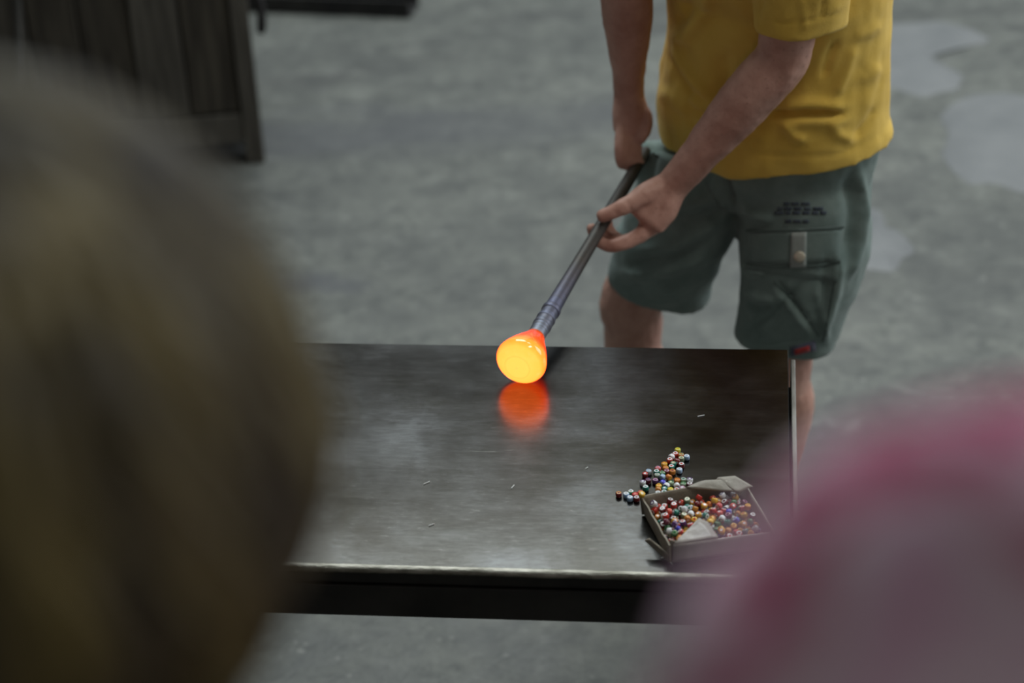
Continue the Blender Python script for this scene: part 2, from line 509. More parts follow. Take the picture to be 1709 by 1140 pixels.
M['hair'] = m_noisy('dark_blond_hair', (0.005, 0.0037, 0.0016), (0.098, 0.076, 0.017), 22, 0.55, 0, 0.3, 0.002, (1, 1, 0.25))
M['hair_grey'] = m_noisy('brown_hair', (0.05, 0.035, 0.025), (0.10, 0.07, 0.05), 30, 0.5)
M['dark_cloth'] = m_cloth('black_brown_knit', (0.025, 0.018, 0.014), (0.045, 0.032, 0.024))
M['denim'] = m_cloth('dark_denim', (0.03, 0.04, 0.07), (0.05, 0.065, 0.10))
M['shoe'] = m_noisy('black_leather', (0.02, 0.018, 0.016), (0.05, 0.045, 0.04), 20, 0.5)
M['sole'] = m_noisy('rubber_sole', (0.03, 0.03, 0.03), (0.06, 0.06, 0.06), 20, 0.8)
M['card'] = m_noisy('grimy_cardboard', (0.23, 0.215, 0.18), (0.33, 0.31, 0.265), 35, 0.55, 0, 0.4, 0.002)
M['cardin'] = m_noisy('brown_cardboard', (0.19, 0.17, 0.13), (0.28, 0.25, 0.20), 35, 0.8, 0, 0.4, 0.002)
M['tape'] = m_noisy('shiny_taped_card', (0.27, 0.255, 0.23), (0.37, 0.35, 0.32), 25, 0.28, 0, 0.3, 0.002)
M['wood'] = m_noisy('weathered_wood', (0.026, 0.023, 0.018), (0.060, 0.054, 0.042), 9, 0.75, 0, 0.5, 0.004, (6, 6, 0.5), 0.3, 6)
M['wood2'] = m_noisy('weathered_wood_grey', (0.040, 0.037, 0.031), (0.090, 0.085, 0.072), 9, 0.7, 0, 0.5, 0.004, (6, 6, 0.5), 0.3, 6)
M['iron'] = m_noisy('dark_iron', (0.015, 0.015, 0.016), (0.035, 0.034, 0.033), 14, 0.55, 0.4)
M['cable'] = m_noisy('grey_cable', (0.06, 0.06, 0.058), (0.10, 0.10, 0.095), 14, 0.5)
M['eye'] = mat('eye_white', (0.7, 0.68, 0.64), 0.2)
M['glassbit'] = mat('clear_glass_chip', (0.8, 0.82, 0.8), 0.15, 0.0, 0.8)

# ------------------------------------------------------------------ the setting
def build_floor():
    bm = bmesh.new()
    vs = [bm.verts.new(c) for c in ((-4.7, -2.4, 0), (5.8, -2.4, 0), (5.8, 10.7, 0), (-4.7, 10.7, 0))]
    bm.faces.new(vs)
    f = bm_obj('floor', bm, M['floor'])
    tag(f, 'worn grey workshop concrete floor', None, None, 'structure')
    def patch(pix, seed, h=0.003):
        pts = [at_z(x, y, 0) for x, y in pix]
        loop = catmull([list(p) for p in pts] + [list(pts[0])], 6)[:-1]
        c = sum((Vector(p) for p in loop), Vector()) / len(loop)
        V = []
        for k, p in enumerate(loop):
            p = Vector(p)
            j = vnoise(np.array([[p.x * 14, p.y * 14, seed]]), seed)[0] * 0.03
            V.append(p + (p - c).normalized() * j)
        n = len(V)
        inner = [c + (p - c) * 0.965 + Vector((0, 0, h)) for p in V]
        V2 = [Vector((p.x, p.y, 0.0004)) for p in V] + inner + [c + Vector((0, 0, h))]
        Fc = [(k, (k + 1) % n, n + (k + 1) % n, n + k) for k in range(n)] + [(n + k, n + (k + 1) % n, 2 * n) for k in range(n)]
        mk('concrete_patch', V2, Fc, M['patch'], f, True)
    patch([(1570, 190), (1600, 172), (1660, 160), (1760, 160), (1800, 230), (1760, 310), (1690, 315), (1655, 300), (1620, 298), (1590, 265), (1578, 230)], 1)
    patch([(1430, 120), (1480, 150), (1540, 158), (1590, 150), (1600, 125), (1560, 95), (1640, 70), (1600, 40), (1480, 40), (1420, 70)], 2)
    patch([(1400, 370), (1440, 352), (1470, 352), (1495, 390), (1520, 420), (1505, 445), (1480, 458), (1440, 450), (1400, 440)], 3)
    return f
floor = build_floor()

def platform(name, x0, x1, y0, y1, h, label):
    o = bm_obj(name, box_bm(x0, x1, y0, y1, 0.0, h, 0.01), M['wood2'])
    tag(o, label, None, None, 'structure')
def build_room():
    def wall(name, x0, x1, y0, y1, z0, z1, label, m, openings=()):
        # a wall in the plane of its long side; openings as (a0, a1, z0, z1) along it
        along_x = (x1 - x0) > (y1 - y0)
        a0, a1 = (x0, x1) if along_x else (y0, y1)
        bm = bmesh.new()
        def slab(p0, p1, q0, q1):
            b = box_bm(p0, p1, y0, y1, q0, q1) if along_x else box_bm(x0, x1, p0, p1, q0, q1)
            me = bpy.data.meshes.new('t'); b.to_mesh(me); b.free(); bm.from_mesh(me); bpy.data.meshes.remove(me)
        cur = a0
        for (o0, o1, oz0, oz1) in openings:
            slab(cur, o0, z0, z1); slab(o0, o1, z0, oz0); slab(o0, o1, oz1, z1); cur = o1
        slab(cur, a1, z0, z1)
        tag(bm_obj(name, bm, m), label, None, None, 'structure')
    X0, X1, Y0, Y1, ZH = -4.5, 5.6, -2.2, 10.5, 5.4
    wall('wall_rear', X0, X1, Y0 - 0.2, Y0, 0, ZH, 'pale workshop wall behind the spectators', M['brown_wall'])
    wall('wall_left', X0 - 0.2, X0, Y0 - 0.2, Y1 + 0.2, 0, ZH, 'sooty grey workshop wall on the left', M['plaster'])
    wall('wall_right', X1, X1 + 0.2, Y0 - 0.2, Y1 + 0.2, 0, ZH, 'grey workshop wall with a wide window opening', M['plaster'], ((1.6, 8.2, 1.6, 4.8),))
    wall('wall_back', X0, X1, Y1, Y1 + 0.2, 0, ZH, 'grey workshop wall at the far end', M['plaster'], ((-2.5, 4.5, 2.8, 5.0),))
    bm = bmesh.new()
    for (x0, x1, y0, y1) in ((X0, X1, Y0, 4.4), (X0, X1, 8.4, Y1), (X0, -1.8, 4.4, 8.4), (3.4, X1, 4.4, 8.4)):
        b = box_bm(x0, x1, y0, y1, ZH, ZH + 0.15)
        me = bpy.data.meshes.new('t'); b.to_mesh(me); b.free(); bm.from_mesh(me); bpy.data.meshes.remove(me)
    tag(bm_obj('ceiling', bm, M['plaster']), 'workshop ceiling with a large skylight opening', None, None, 'structure')
build_room()
platform('trim_1', -1.4, 0.12, -1.0, 1.0, 0.30, 'low wooden spectator step')
platform('trim_2', 0.13, 1.6, -1.0, 0.95, 0.52, 'higher wooden spectator step')

# ------------------------------------------------------------------ marver table
T_O = at_z(1315.5, 583.5, 0.75)
T_YAW = math.radians(-7.56)
TL, TD, TZ = 1.12, 0.5685, 0.75
def build_table():
    root = empty('marver_table', (T_O.x, T_O.y, 0), T_YAW)
    tag(root, 'steel-topped marver table with a worn bright front edge and black frame', 'table')
    # plate, local: x from -TL to 0, y from -TD to 0
    b = box_bm(-TL, 0, -TD + 0.006, 0, TZ - 0.0085, TZ, 0.0010, 2)
    bm_obj('tabletop', b, M['steel'], root)
    # the worn, slightly wavy front edge of the plate
    V, Fc = [], []
    n = 90
    prof = [(0.0065, 0.0), (0.003, -0.0003), (-0.001, -0.0016), (-0.0034, -0.0042), (-0.0038, -0.0068), (0.0065, -0.0080)]
    for i in range(n + 1):
        x = -TL + TL * i / n
        w = vnoise(np.array([[x * 22, 0.5, 0.5]]), 3)[0] * 0.0011 + vnoise(np.array([[x * 90, 0.5, 0.5]]), 4)[0] * 0.0006
        for (y, z) in prof:
            V.append(Vector((x, -TD + y + (w if y < 0.006 else 0), TZ + z + (w * 0.5 if -0.01 < z < -0.001 else 0))))
    m = len(prof)
    for i in range(n):
        for j in range(m - 1):
            Fc.append((i * m + j, (i + 1) * m + j, (i + 1) * m + j + 1, i * m + j + 1))
    mk('plate_edge', V, Fc, M['edge'], root, True)
    # frame
    bm_obj('front_rail', box_bm(-TL + 0.004, -0.004, -TD + 0.006, -TD + 0.036, TZ - 0.083, TZ - 0.033, 0.002), M['black'], root)
    bm_obj('front_upper_rail', box_bm(-TL + 0.004, -0.004, -TD + 0.010, -TD + 0.036, TZ - 0.032, TZ - 0.009, 0.001), M['black'], root)
    bm_obj('back_rail', box_bm(-TL + 0.004, -0.004, -0.036, -0.004, TZ - 0.083, TZ - 0.009, 0.002), M['black'], root)
    bm_obj('side_rail', box_bm(-TL + 0.004, -TL + 0.036, -TD + 0.038, -0.038, TZ - 0.083, TZ - 0.009, 0.002), M['black'], root)
    bm_obj('side_rail', box_bm(-0.036, -0.004, -TD + 0.038, -0.038, TZ - 0.083, TZ - 0.009, 0.002), M['black'], root)
    rim = bm_obj('side_rim', box_bm(0.0035, 0.0105, -TD + 0.004, -0.022, TZ - 0.06, TZ - 0.003, 0.0022, 3), M['rim'], root)
    bm_obj('rim_spacer', box_bm(-0.004, 0.0035, -TD + 0.03, -0.05, TZ - 0.055, TZ - 0.035), M['black'], rim)
    for x in (-TL + 0.006, -0.050):
        for y in (-TD + 0.040, -0.080):
            bm_obj('leg', box_bm(x, x + 0.042, y, y + 0.042, 0.0, TZ - 0.084, 0.003), M['black'], root)
    return root
table = build_table()

# ------------------------------------------------------------------ pipe and hot glass
BALL = at_z(867, 607, TZ + 0.0374)
GRIP = at_z(1005, 375, 0.812)
PD = (GRIP - BALL).normalized()
def pipe_pt(t): return BALL + PD * t
def build_pipe():
    root = empty('blowpipe', (BALL.x, BALL.y, BALL.z))
    q = PD.to_track_quat('Z', 'Y')
    root.rotation_mode = 'QUATERNION'; root.rotation_quaternion = q
    tag(root, 'long blue-grey steel glassblowing pipe held in both hands above the steel table', 'blowpipe')
    def lathe(name, prof, material, parent, n=40):
        V, Fc = [], []
        for (r, z) in prof:
            for j in range(n):
                a = 2 * math.pi * j / n
                V.append(Vector((r * math.cos(a), r * math.sin(a), z)))
        for i in range(len(prof) - 1):
            for j in range(n):
                k = (j + 1) % n
                Fc.append((i * n + j, i * n + k, (i + 1) * n + k, (i + 1) * n + j))
        Fc.append(tuple(range(n))[::-1]); Fc.append(tuple(range((len(prof) - 1) * n, len(prof) * n)))
        return mk(name, V, Fc, material, parent, True)
    L = 0.66
    prof = [(0.0118, 0.058), (0.0132, 0.066), (0.0136, 0.10), (0.0132, 0.11), (0.0138, 0.115), (0.0134, 0.13), (0.0122, 0.18), (0.0112, 0.25), (0.0106, 0.33), (0.0104, 0.45), (0.0104, L - 0.004), (0.0085, L)]
    rod = lathe('pipe_tube', [(r, z) for r, z in prof], M['pipe'], root, 28)
    for zc, w in ((0.104, 0.006), (0.121, 0.004), (0.146, 0.007)):
        lathe('scale_band', [(0.0128, zc - w), (0.0144, zc - w * 0.6), (0.0146, zc + w * 0.5), (0.0128, zc + w)], M['pipe'], rod, 28)
    # the gather: blunt glowing end, body, taper to the pipe
    gp = catmull([(0.0012, -0.0125, 0), (0.010, -0.0120, 0), (0.0200, -0.0098, 0), (0.0290, -0.0052, 0), (0.0348, 0.0010, 0), (0.0372, 0.0075, 0), (0.0362, 0.0145, 0), (0.0326, 0.026, 0),
                  (0.0276, 0.039, 0), (0.0220, 0.052, 0), (0.0172, 0.063, 0), (0.0146, 0.072, 0)], 4)
    V, Fc = [], []
    n = 64
    for p in gp:
        for j in range(n):
            a = 2 * math.pi * j / n
            wob = 1 + 0.012 * math.sin(2 * a + 0.7) * min(1, p[0] / 0.03)
            V.append(Vector((p[0] * wob * math.cos(a), p[0] * wob * math.sin(a), p[1])))
    for i in range(len(gp) - 1):
        for j in range(n):
            k = (j + 1) % n
            Fc.append((i * n + j, i * n + k, (i + 1) * n + k, (i + 1) * n + j))
    Fc.append(tuple(range(n))[::-1])
    g = mk('molten_gather', V, Fc, M['hot'], root, True)
    g['label'] = 'glowing orange-yellow gather of molten glass on the pipe end'
    return root
pipe = build_pipe()

# ------------------------------------------------------------------ people
def finger(pts, r0, r1):
    n = len(pts)
    rows = [(p, r0 + (r1 - r0) * k / (n - 1)) for k, p in enumerate(pts)]
    return tube(rows, (0.2, 0.3, 1), 10, 4, 0.9)
def relaxed_hand(w, d, pn, side_v, s=1.0, curl=0.5):
    """w wrist, d hand direction, pn palm normal, side_v towards the thumb."""
    w, d, pn, t = Vector(w), Vector(d).normalized(), Vector(pn).normalized(), Vector(side_v).normalized()
    parts = [tube([(w - d * 0.02 * s, 0.026 * s, 0.020 * s), (w + d * 0.03 * s, 0.034 * s, 0.019 * s), (w + d * 0.085 * s, 0.041 * s, 0.016 * s)], t, 14, 4)]
    for k, ln in enumerate((0.072, 0.08, 0.074, 0.058)):
        b = w + d * (0.085 - 0.004 * k) * s + t * (0.031 - 0.020 * k) * s
        p = [b - d * 0.02 * s, b]
        cur = d.copy(); q = b.copy()
        for seg, fr in enumerate((0.45, 0.32, 0.25)):
            a = curl * (0.45 + 0.35 * seg)
            cur = (d * math.cos(a + seg * curl * 0.3) + pn * math.sin(a + seg * curl * 0.3)).normalized()
            q = q + cur * ln * fr * s; p.append(q.copy())
        parts.append(finger(p, 0.0098 * s, 0.0072 * s))
    th = [w + d * 0.02 * s + t * 0.015 * s, w + d * 0.045 * s + t * 0.038 * s, w + d * 0.078 * s + t * 0.048 * s + pn * 0.012 * s, w + d * 0.105 * s + t * 0.046 * s + pn * 0.022 * s]
    parts.append(finger(th, 0.0135 * s, 0.0085 * s))
    return parts
def head_parts(c, f, s=1.0):
    """c head centre, f facing (horizontal)."""
    c, f = Vector(c), Vector(f).normalized()
    l = Vector((-f.y, f.x, 0)); u = Vector((0, 0, 1))
    parts = [tube([(c - u * 0.112 * s + f * 0.055 * s, 0.030 * s, 0.028 * s), (c - u * 0.085 * s + f * 0.040 * s, 0.050 * s, 0.052 * s), (c - u * 0.035 * s + f * 0.018 * s, 0.066 * s, 0.078 * s),
                   (c + u * 0.02 * s, 0.075 * s, 0.094 * s), (c + u * 0.07 * s - f * 0.008 * s, 0.068 * s, 0.086 * s), (c + u * 0.102 * s - f * 0.01 * s, 0.040 * s, 0.052 * s)], l, 20, 5),
             tube([(c + f * 0.092 * s + u * 0.012 * s, 0.009 * s), (c + f * 0.108 * s - u * 0.014 * s, 0.012 * s), (c + f * 0.112 * s - u * 0.028 * s, 0.014 * s)], l, 10, 3),
             tube([(c + f * 0.090 * s - u * 0.063 * s + l * 0.022 * s, 0.006 * s), (c + f * 0.097 * s - u * 0.062 * s, 0.0085 * s), (c + f * 0.090 * s - u * 0.063 * s - l * 0.022 * s, 0.006 * s)], u, 8, 3),
             tube([(c + f * 0.080 * s + u * 0.030 * s + l * 0.045 * s, 0.008 * s), (c + f * 0.093 * s + u * 0.032 * s, 0.009 * s), (c + f * 0.080 * s + u * 0.030 * s - l * 0.045 * s, 0.008 * s)], u, 8, 3)]
    for sg in (-1, 1):
        e = c + l * 0.076 * s * sg - u * 0.005 * s - f * 0.005 * s
        parts.append(tube([(e - u * 0.028 * s, 0.010 * s, 0.005 * s), (e + l * sg * 0.008 * s, 0.017 * s, 0.007 * s), (e + u * 0.030 * s + l * sg * 0.004 * s, 0.015 * s, 0.006 * s)], f, 10, 3))
    return parts
def add_eyes(c, f, parent, s=1.0):
    c, f = Vector(c), Vector(f).normalized(); l = Vector((-f.y, f.x, 0))
    for sg in (-1, 1):
        v, q = sphere(c + f * 0.083 * s + l * 0.032 * s * sg + Vector((0, 0, 0.008 * s)), 0.0125 * s, 8)
        mk('eye', v, q, M['eye'], parent, True)
def shoe(name, ankle, toe_dir, floor_z, mat_, parent):
    a, d = Vector(ankle), Vector(toe_dir).normalized()
    l = Vector((-d.y, d.x, 0)); z = floor_z
    g = lambda k, h: Vector((a.x + d.x * k, a.y + d.y * k, z + h))
    up = fuse(name, [tube([(g(-0.065, 0.045), 0.034, 0.038), (g(0.0, 0.058), 0.040, 0.050), (g(0.07, 0.045), 0.046, 0.040), (g(0.14, 0.036), 0.047, 0.028), (g(0.19, 0.034), 0.036, 0.022)], l, 16, 4),
                         tube([(g(-0.01, 0.05), 0.042), (g(-0.012, 0.11), 0.043)], l, 14, 3, 0.1)], 0.006, 6, mat_, parent)
    V, Fc = [], []
    n = 28
    for h in (0.0, 0.018):
        for j in range(n):
            t = 2 * math.pi * j / n
            cx = 0.055 + 0.145 * math.cos(t); w = 0.043 * math.sin(t) * (1 + 0.18 * math.cos(t))
            V.append(g(cx, h) + l * w)
    Fc += [(j, (j + 1) % n, n + (j + 1) % n, n + j) for j in range(n)] + [tuple(range(n))[::-1], tuple(range(n, 2 * n))]
    mk('sole', V, Fc, M['sole'], up)
    return up

# ---- the glassblower
def build_glassblower():
    W = Vector
    fh = W((-0.70, -0.71, 0)).normalized()            # hips and chest turned towards the left of the camera
    lh = W((-fh.y, fh.x, 0))
    hemc = W((0.456, 3.262, 0.86))
    root = empty('person', (hemc.x, hemc.y, 0))
    tag(root, 'person in yellow T-shirt and green cargo shorts turning the blowpipe behind the table', 'person')
    inv = W((hemc.x, hemc.y, 0))
    L_sh, L_el, L_wr = W((0.455, 3.03, 1.37)), at_z(1300, 102, 1.08), at_z(1122, 311, 0.862)
    R_el, R_wr = at_y(1046, -32, 3.255), at_y(1050, 160, 3.275)
    R_sh = W((0.27, 3.34, 1.38))
    chest = W((0.375, 3.20, 1.26)); neck = W((0.345, 3.165, 1.47)); headc = W((0.315, 3.125, 1.64))
    L_kn, R_kn = x_for(1305, 3.19, 0.46), x_for(1057, 3.34, 0.46)
    L_an, R_an = x_for(1290, 3.22, 0.09), x_for(1048, 3.38, 0.09)
    pel = W((hemc.x - 0.01, hemc.y, 0.90))
    parts = []
    # trunk, neck, head
    parts.append(tube([(pel + W((0, 0, -0.10)), 0.13, 0.09), (pel, 0.14, 0.10), (pel * 0.5 + chest * 0.5, 0.115, 0.075), (chest, 0.115, 0.07), (neck + W((0.01, 0.01, -0.08)), 0.11, 0.06), (neck + W((0, 0, -0.02)), 0.07, 0.06)], lh, 24, 4))
    parts.append(tube([(neck + W((0, 0, -0.05)), 0.060), (neck + W((-0.01, -0.01, 0.05)), 0.056), (headc + W((0.01, 0.01, -0.03)), 0.055)], lh, 16, 3))
    parts += head_parts(headc, fh)
    # arms
    parts.append(tube([(L_sh, 0.058), (L_sh * 0.5 + L_el * 0.5 + W((0.01, 0, 0)), 0.050, 0.050), (L_el + W((0.012, 0.0, 0.045)), 0.043, 0.043), (L_el + W((0.004, 0.004, 0.0)), 0.0415, 0.0425),
                       (L_el * 0.80 + L_wr * 0.20, 0.0425, 0.043), (L_el * 0.62 + L_wr * 0.38, 0.040, 0.041), (L_el * 0.35 + L_wr * 0.65, 0.0315, 0.0335), (L_el * 0.12 + L_wr * 0.88, 0.0245, 0.0285), (L_wr, 0.0225, 0.0275)], CF, 20, 5))
    parts.append(tube([(R_sh, 0.056), (R_sh * 0.5 + R_el * 0.5, 0.049), (R_el + W((0, 0, 0.02)), 0.043), (R_el * 0.78 + R_wr * 0.22, 0.0425), (R_el * 0.5 + R_wr * 0.5, 0.0365), (R_el * 0.2 + R_wr * 0.8, 0.0275), (R_wr, 0.026, 0.0225)], CR, 20, 5))
    # left hand: thumb over the pipe, fingers curled under it
    Dg = depth(GRIP)
    P = lambda x, y, o: at_d(x, y, Dg + o)
    palm0 = L_wr
    parts.append(tube([(L_wr, 0.0225, 0.0275), (P(1098, 336, -0.002), 0.023, 0.039), (P(1076, 362, 0.0), 0.021, 0.039)], CF, 16, 4))
    parts.append(tube([(P(1118, 326, 0.01), 0.024), (P(1082, 378, 0.006), 0.0165), (P(1066, 396, 0.006), 0.0115)], CF, 14, 4))       # edge above the index knuckle
    parts.append(tube([(P(1112, 312, 0.0), 0.022), (P(1082, 322, -0.014), 0.0195), (P(1056, 337, -0.022), 0.0145)], CF, 14, 4))       # ball of the thumb
    parts.append(finger([P(1082, 322, -0.012), P(1053, 339, -0.022), P(1028, 351, -0.024), P(1005, 361, -0.022)], 0.0172, 0.0108))    # thumb
    parts.append(finger([P(1084, 378, 0.004), P(1062, 396, 0.002), P(1034, 408, -0.002), P(1011, 409, 0.004), P(994, 396, 0.014), P(987, 380, 0.015)], 0.0138, 0.0088))  # index
    for k, (oy, ox) in enumerate(((-3, 5), (-5, 10), (-6, 16))):
        off = 0.019 * (k + 1)
        parts.append(finger([P(1092 + ox, 372 + oy * 0.9, 0.004 + off), P(1068 + ox, 392 + oy, 0.006 + off), P(1040 + ox, 404 + oy, 0.006 + off), P(1018 + ox, 404 + oy, 0.010 + off), P(1002 + ox, 390 + oy, 0.018 + off), P(999 + ox, 376 + oy, 0.016 + off)], 0.0112, 0.0072))
    # right hand: fist hanging round the far end of the pipe
    Q = lambda x, y, o: at_d(x, y, depth(R_wr) + o)
    g2 = pipe_pt((3.225 - BALL.y) / PD.y)
    parts.append(tube([(R_wr, 0.026, 0.0225), (Q(1052, 188, 0.0), 0.031, 0.021), (Q(1051, 218, 0.002), 0.028, 0.018)], CR, 16, 4))
    for k, (xk, ln) in enumerate(((1036, 0), (1045, 3), (1054, 2), (1062, -3))):
        o = -0.004 + 0.004 * k
        parts.append(finger([Q(xk + 3, 205, o), Q(xk, 222, o - 0.003), Q(xk - 2 + k, 252 + ln, o - 0.008), Q(xk + k, 272 + ln, o - 0.002), Q(xk + 4 + k, 274 + ln, o + 0.014), Q(xk + 6, 262, o + 0.022)], 0.0105, 0.0078))
    parts.append(finger([Q(1064, 176, 0.0), Q(1077, 193, -0.004), Q(1079, 214, -0.008), Q(1071, 232, -0.010)], 0.0140, 0.0088))
    # legs
    for hip, kn, an in ((pel + lh * 0.09 + W((0, 0, -0.05)), L_kn, L_an), (pel - lh * 0.09 + W((0, 0, -0.05)), R_kn, R_an)):
        calf = kn * 0.68 + an * 0.32 - fh * 0.015
        parts.append(tube([(hip, 0.085), (hip * 0.5 + kn * 0.5, 0.073), (kn + W((0, 0, 0.05)), 0.058), (kn, 0.054, 0.056), (kn * 0.85 + an * 0.15, 0.052), (calf, 0.0535), (kn * 0.35 + an * 0.65, 0.042), (an + W((0, 0, 0.03)), 0.033), (an, 0.035)], CR, 20, 4))
        td = (fh * 0.8 + W((0, -0.4, 0))).normalized()
        parts.append(tube([(an - td * 0.03 + W((0, 0, -0.035)), 0.03), (an + td * 0.08 + W((0, 0, -0.045)), 0.034, 0.022), (an + td * 0.15 + W((0, 0, -0.05)), 0.030, 0.016)], W((-td.y, td.x, 0)), 14, 3))
    def skin_d(co, no):
        return 0.0010 * vnoise(co * 45, 2) + 0.0006 * vnoise(co * 110, 5) + ridge_field(co, no, [
            ([(1118, 300), (1095, 325), (1075, 345)], 4, 0.0012), ([(1150, 320), (1190, 268), (1250, 205)], 6, 0.0013), ([(1105, 345), (1090, 372)], 4, -0.0012),
            ([(1046, 335), (1055, 352), (1050, 362)], 3.5, -0.0016), ([(1024, 350), (1030, 358)], 2.5, -0.0012), ([(1060, 372), (1075, 380), (1085, 392)], 3.5, -0.0016), ([(1265, 62), (1262, 92), (1280, 100)], 6, -0.001),
            ([(1322, 110), (1310, 150), (1290, 190)], 7, 0.0015)])
    body = fuse('body', [([v - inv for v in map(W, p[0])], p[1]) for p in parts], 0.0034, 3, M['skin'], root, lambda co, no: skin_d(co + np.array(inv), no))
    add_eyes(headc - inv, fh, body)
    # hair cap
    hp = []
    l = lh
    hp.append(tube([(headc - inv + W((0, 0, -0.02)) - fh * 0.035, 0.079, 0.075), (headc - inv + W((0, 0, 0.04)) - fh * 0.02, 0.084, 0.092), (headc - inv + W((0, 0, 0.085)) - fh * 0.014, 0.073, 0.088), (headc - inv + W((0, 0, 0.112)) - fh * 0.012, 0.045, 0.06)], l, 20, 5))
    fuse('hair', hp, 0.006, 2, M['hair_grey'], root, lambda co, no: 0.006 * vnoise(co * np.array([60, 60, 25]), 8))

    # ---- T-shirt
    a0, b0 = 0.215, 0.150
    def sec(z, y, pxc, a, b):
        c = x_for(pxc, y, z)
        return (c, a, b)
    rows = [(hemc + W((0.002, 0, 0.0)), 0.212, 0.160), (sec(0.90, 3.26, 1288, 0.210, 0.160)), (sec(0.96, 3.255, 1290, 0.204, 0.158)), (sec(1.03, 3.25, 1294, 0.197, 0.155)), (sec(1.10, 3.242, 1297, 0.194, 0.155)),
            (sec(1.18, 3.225, 1292, 0.196, 0.152)), (W((0.372, 3.195, 1.28)), 0.20, 0.145), (W((0.355, 3.18, 1.37)), 0.195, 0.125), (W((0.348, 3.17, 1.43)), 0.13, 0.095), (W((0.345, 3.165, 1.46)), 0.085, 0.075)]
    sp = [tube(rows, lh, 40, 5, 0.05)]
    _k = 0.16
    cuff = L_el + (L_sh - L_el) * _k; cuff = at_d(1334, 44, depth(cuff))
    sp.append(tube([(L_sh + W((0.0, 0.03, 0.02)), 0.085), (L_sh * 0.6 + cuff * 0.4 + W((0.005, 0, 0)), 0.076, 0.080), (cuff * 0.9 + L_sh * 0.1, 0.062, 0.070), (cuff, 0.060, 0.0705)], CF, 28, 5, 0.03))
    sp.append(tube([(R_sh + W((0.01, -0.02, 0.01)), 0.085), (R_sh * 0.55 + R_el * 0.45, 0.076), (R_sh * 0.28 + R_el * 0.72, 0.070)], CR, 28, 5, 0.05))
    folds = [
        ([(1285, 193), (1340, 190), (1404, 191)], 5, -0.018), ([(1300, 178), (1350, 174), (1410, 178)], 10, 0.008), ([(1310, 207), (1360, 205), (1420, 200)], 10, 0.005),
        ([(1305, 205), (1325, 228), (1345, 236)], 8, 0.006), ([(1385, 205), (1400, 225), (1425, 235)], 8, 0.005), ([(1395, 160), (1412, 120), (1425, 75)], 9, 0.005), ([(1375, 130), (1384, 95), (1395, 70)], 6, -0.006),
        ([(1425, 62), (1450, 52), (1468, 40)], 9, 0.0028), ([(1435, 135), (1455, 122), (1470, 112)], 10, 0.0025), ([(1446, 190), (1454, 150), (1458, 100)], 10, 0.003), ([(1430, 230), (1450, 205), (1462, 180)], 7, -0.005),
        ([(1118, 62), (1145, 62), (1175, 20), (1180, -20)], 12, 0.011), ([(1120, 35), (1140, 30), (1150, 0)], 9, -0.008), ([(1120, 80), (1135, 108), (1150, 125), (1190, 165)], 8, 0.008), ([(1112, 90), (1128, 130), (1160, 165)], 7, -0.006),
        ([(1150, 160), (1175, 180), (1200, 178)], 7, 0.007), ([(1160, 185), (1180, 192), (1200, 190)], 5, -0.006), ([(1100, 150), (1125, 165), (1150, 190)], 11, 0.005), ([(1200, 90), (1210, 130), (1205, 170)], 14, -0.006),
        ([(1230, 250), (1300, 262), (1400, 260), (1450, 235)], 3, -0.0018), ([(1105, 172), (1160, 210), (1200, 236)], 3, -0.0018),
        ([(1258, 33), (1310, 40), (1360, 33), (1408, 20)], 2.5, -0.0016), ([(1338, 0), (1342, 30), (1345, 52)], 4, 0.003), ([(1375, 0), (1372, 30)], 5, -0.003), ([(1275, 0), (1268, 15), (1262, 30)], 4, -0.003),
        ([(1240, 240), (1260, 225), (1275, 232)], 6, 0.004), ([(1250, 210), (1275, 195), (1300, 193)], 7, -0.005)]
    def shirt_d(co, no):
        c = co + np.array(inv)
        base = 0.006 * vnoise(c * np.array([9, 9, 7]), 21) + 0.0032 * vnoise(c * np.array([20, 20, 14]) + vnoise(c * 6, 3)[:, None], 22) + 0.0010 * vnoise(c * 55, 23)
        flare = 0.006 * np.clip((0.90 - c[:, 2]) / 0.05, 0, 1) * vnoise(c * np.array([26, 26, 3]), 29)
        return base + flare + 1.2 * ridge_field(c, no, folds)
    shirt = fuse('t_shirt', [([v - inv for v in map(W, p[0])], p[1]) for p in sp], 0.0055, 3, M['shirt'], root, shirt_d)

    # ---- cargo shorts
    Lh = at_y(1313, 551, 3.19); Rh = at_y(1101, 470, 3.325)
    rows = [(hemc + W((0, 0, 0.10)), 0.180, 0.135), (hemc + W((0, 0, 0.03)), 0.190, 0.140), (hemc + W((-0.006, 0, -0.05)), 0.186, 0.135), (hemc + W((-0.012, -0.005, -0.11)), 0.15, 0.11)]
    qp = [tube(rows, lh, 36, 5, 0.3)]
    lt, rt = x_for(1346, 3.215, 0.82), x_for(1168, 3.30, 0.80)
    qp.append(tube([(lt, 0.112, 0.115), (at_y(1341, 370, 3.20), 0.1115, 0.116), (at_y(1337, 440, 3.19), 0.108, 0.110), (at_y(1325, 500, 3.19), 0.098, 0.103), (Lh, 0.090, 0.086), (Lh + W((-0.002, 0, -0.016)), 0.089, 0.082)], CR, 36, 5, 0.05))
    qp.append(tube([(rt, 0.100, 0.110), (at_y(1150, 330, 3.285), 0.100, 0.106), (at_y(1122, 400, 3.30), 0.096, 0.101), (at_y(1107, 444, 3.315), 0.095, 0.085), (Rh, 0.096, 0.074), (Rh + W((-0.004, 0.003, -0.014)), 0.096, 0.072)], CR, 36, 5, 0.05))
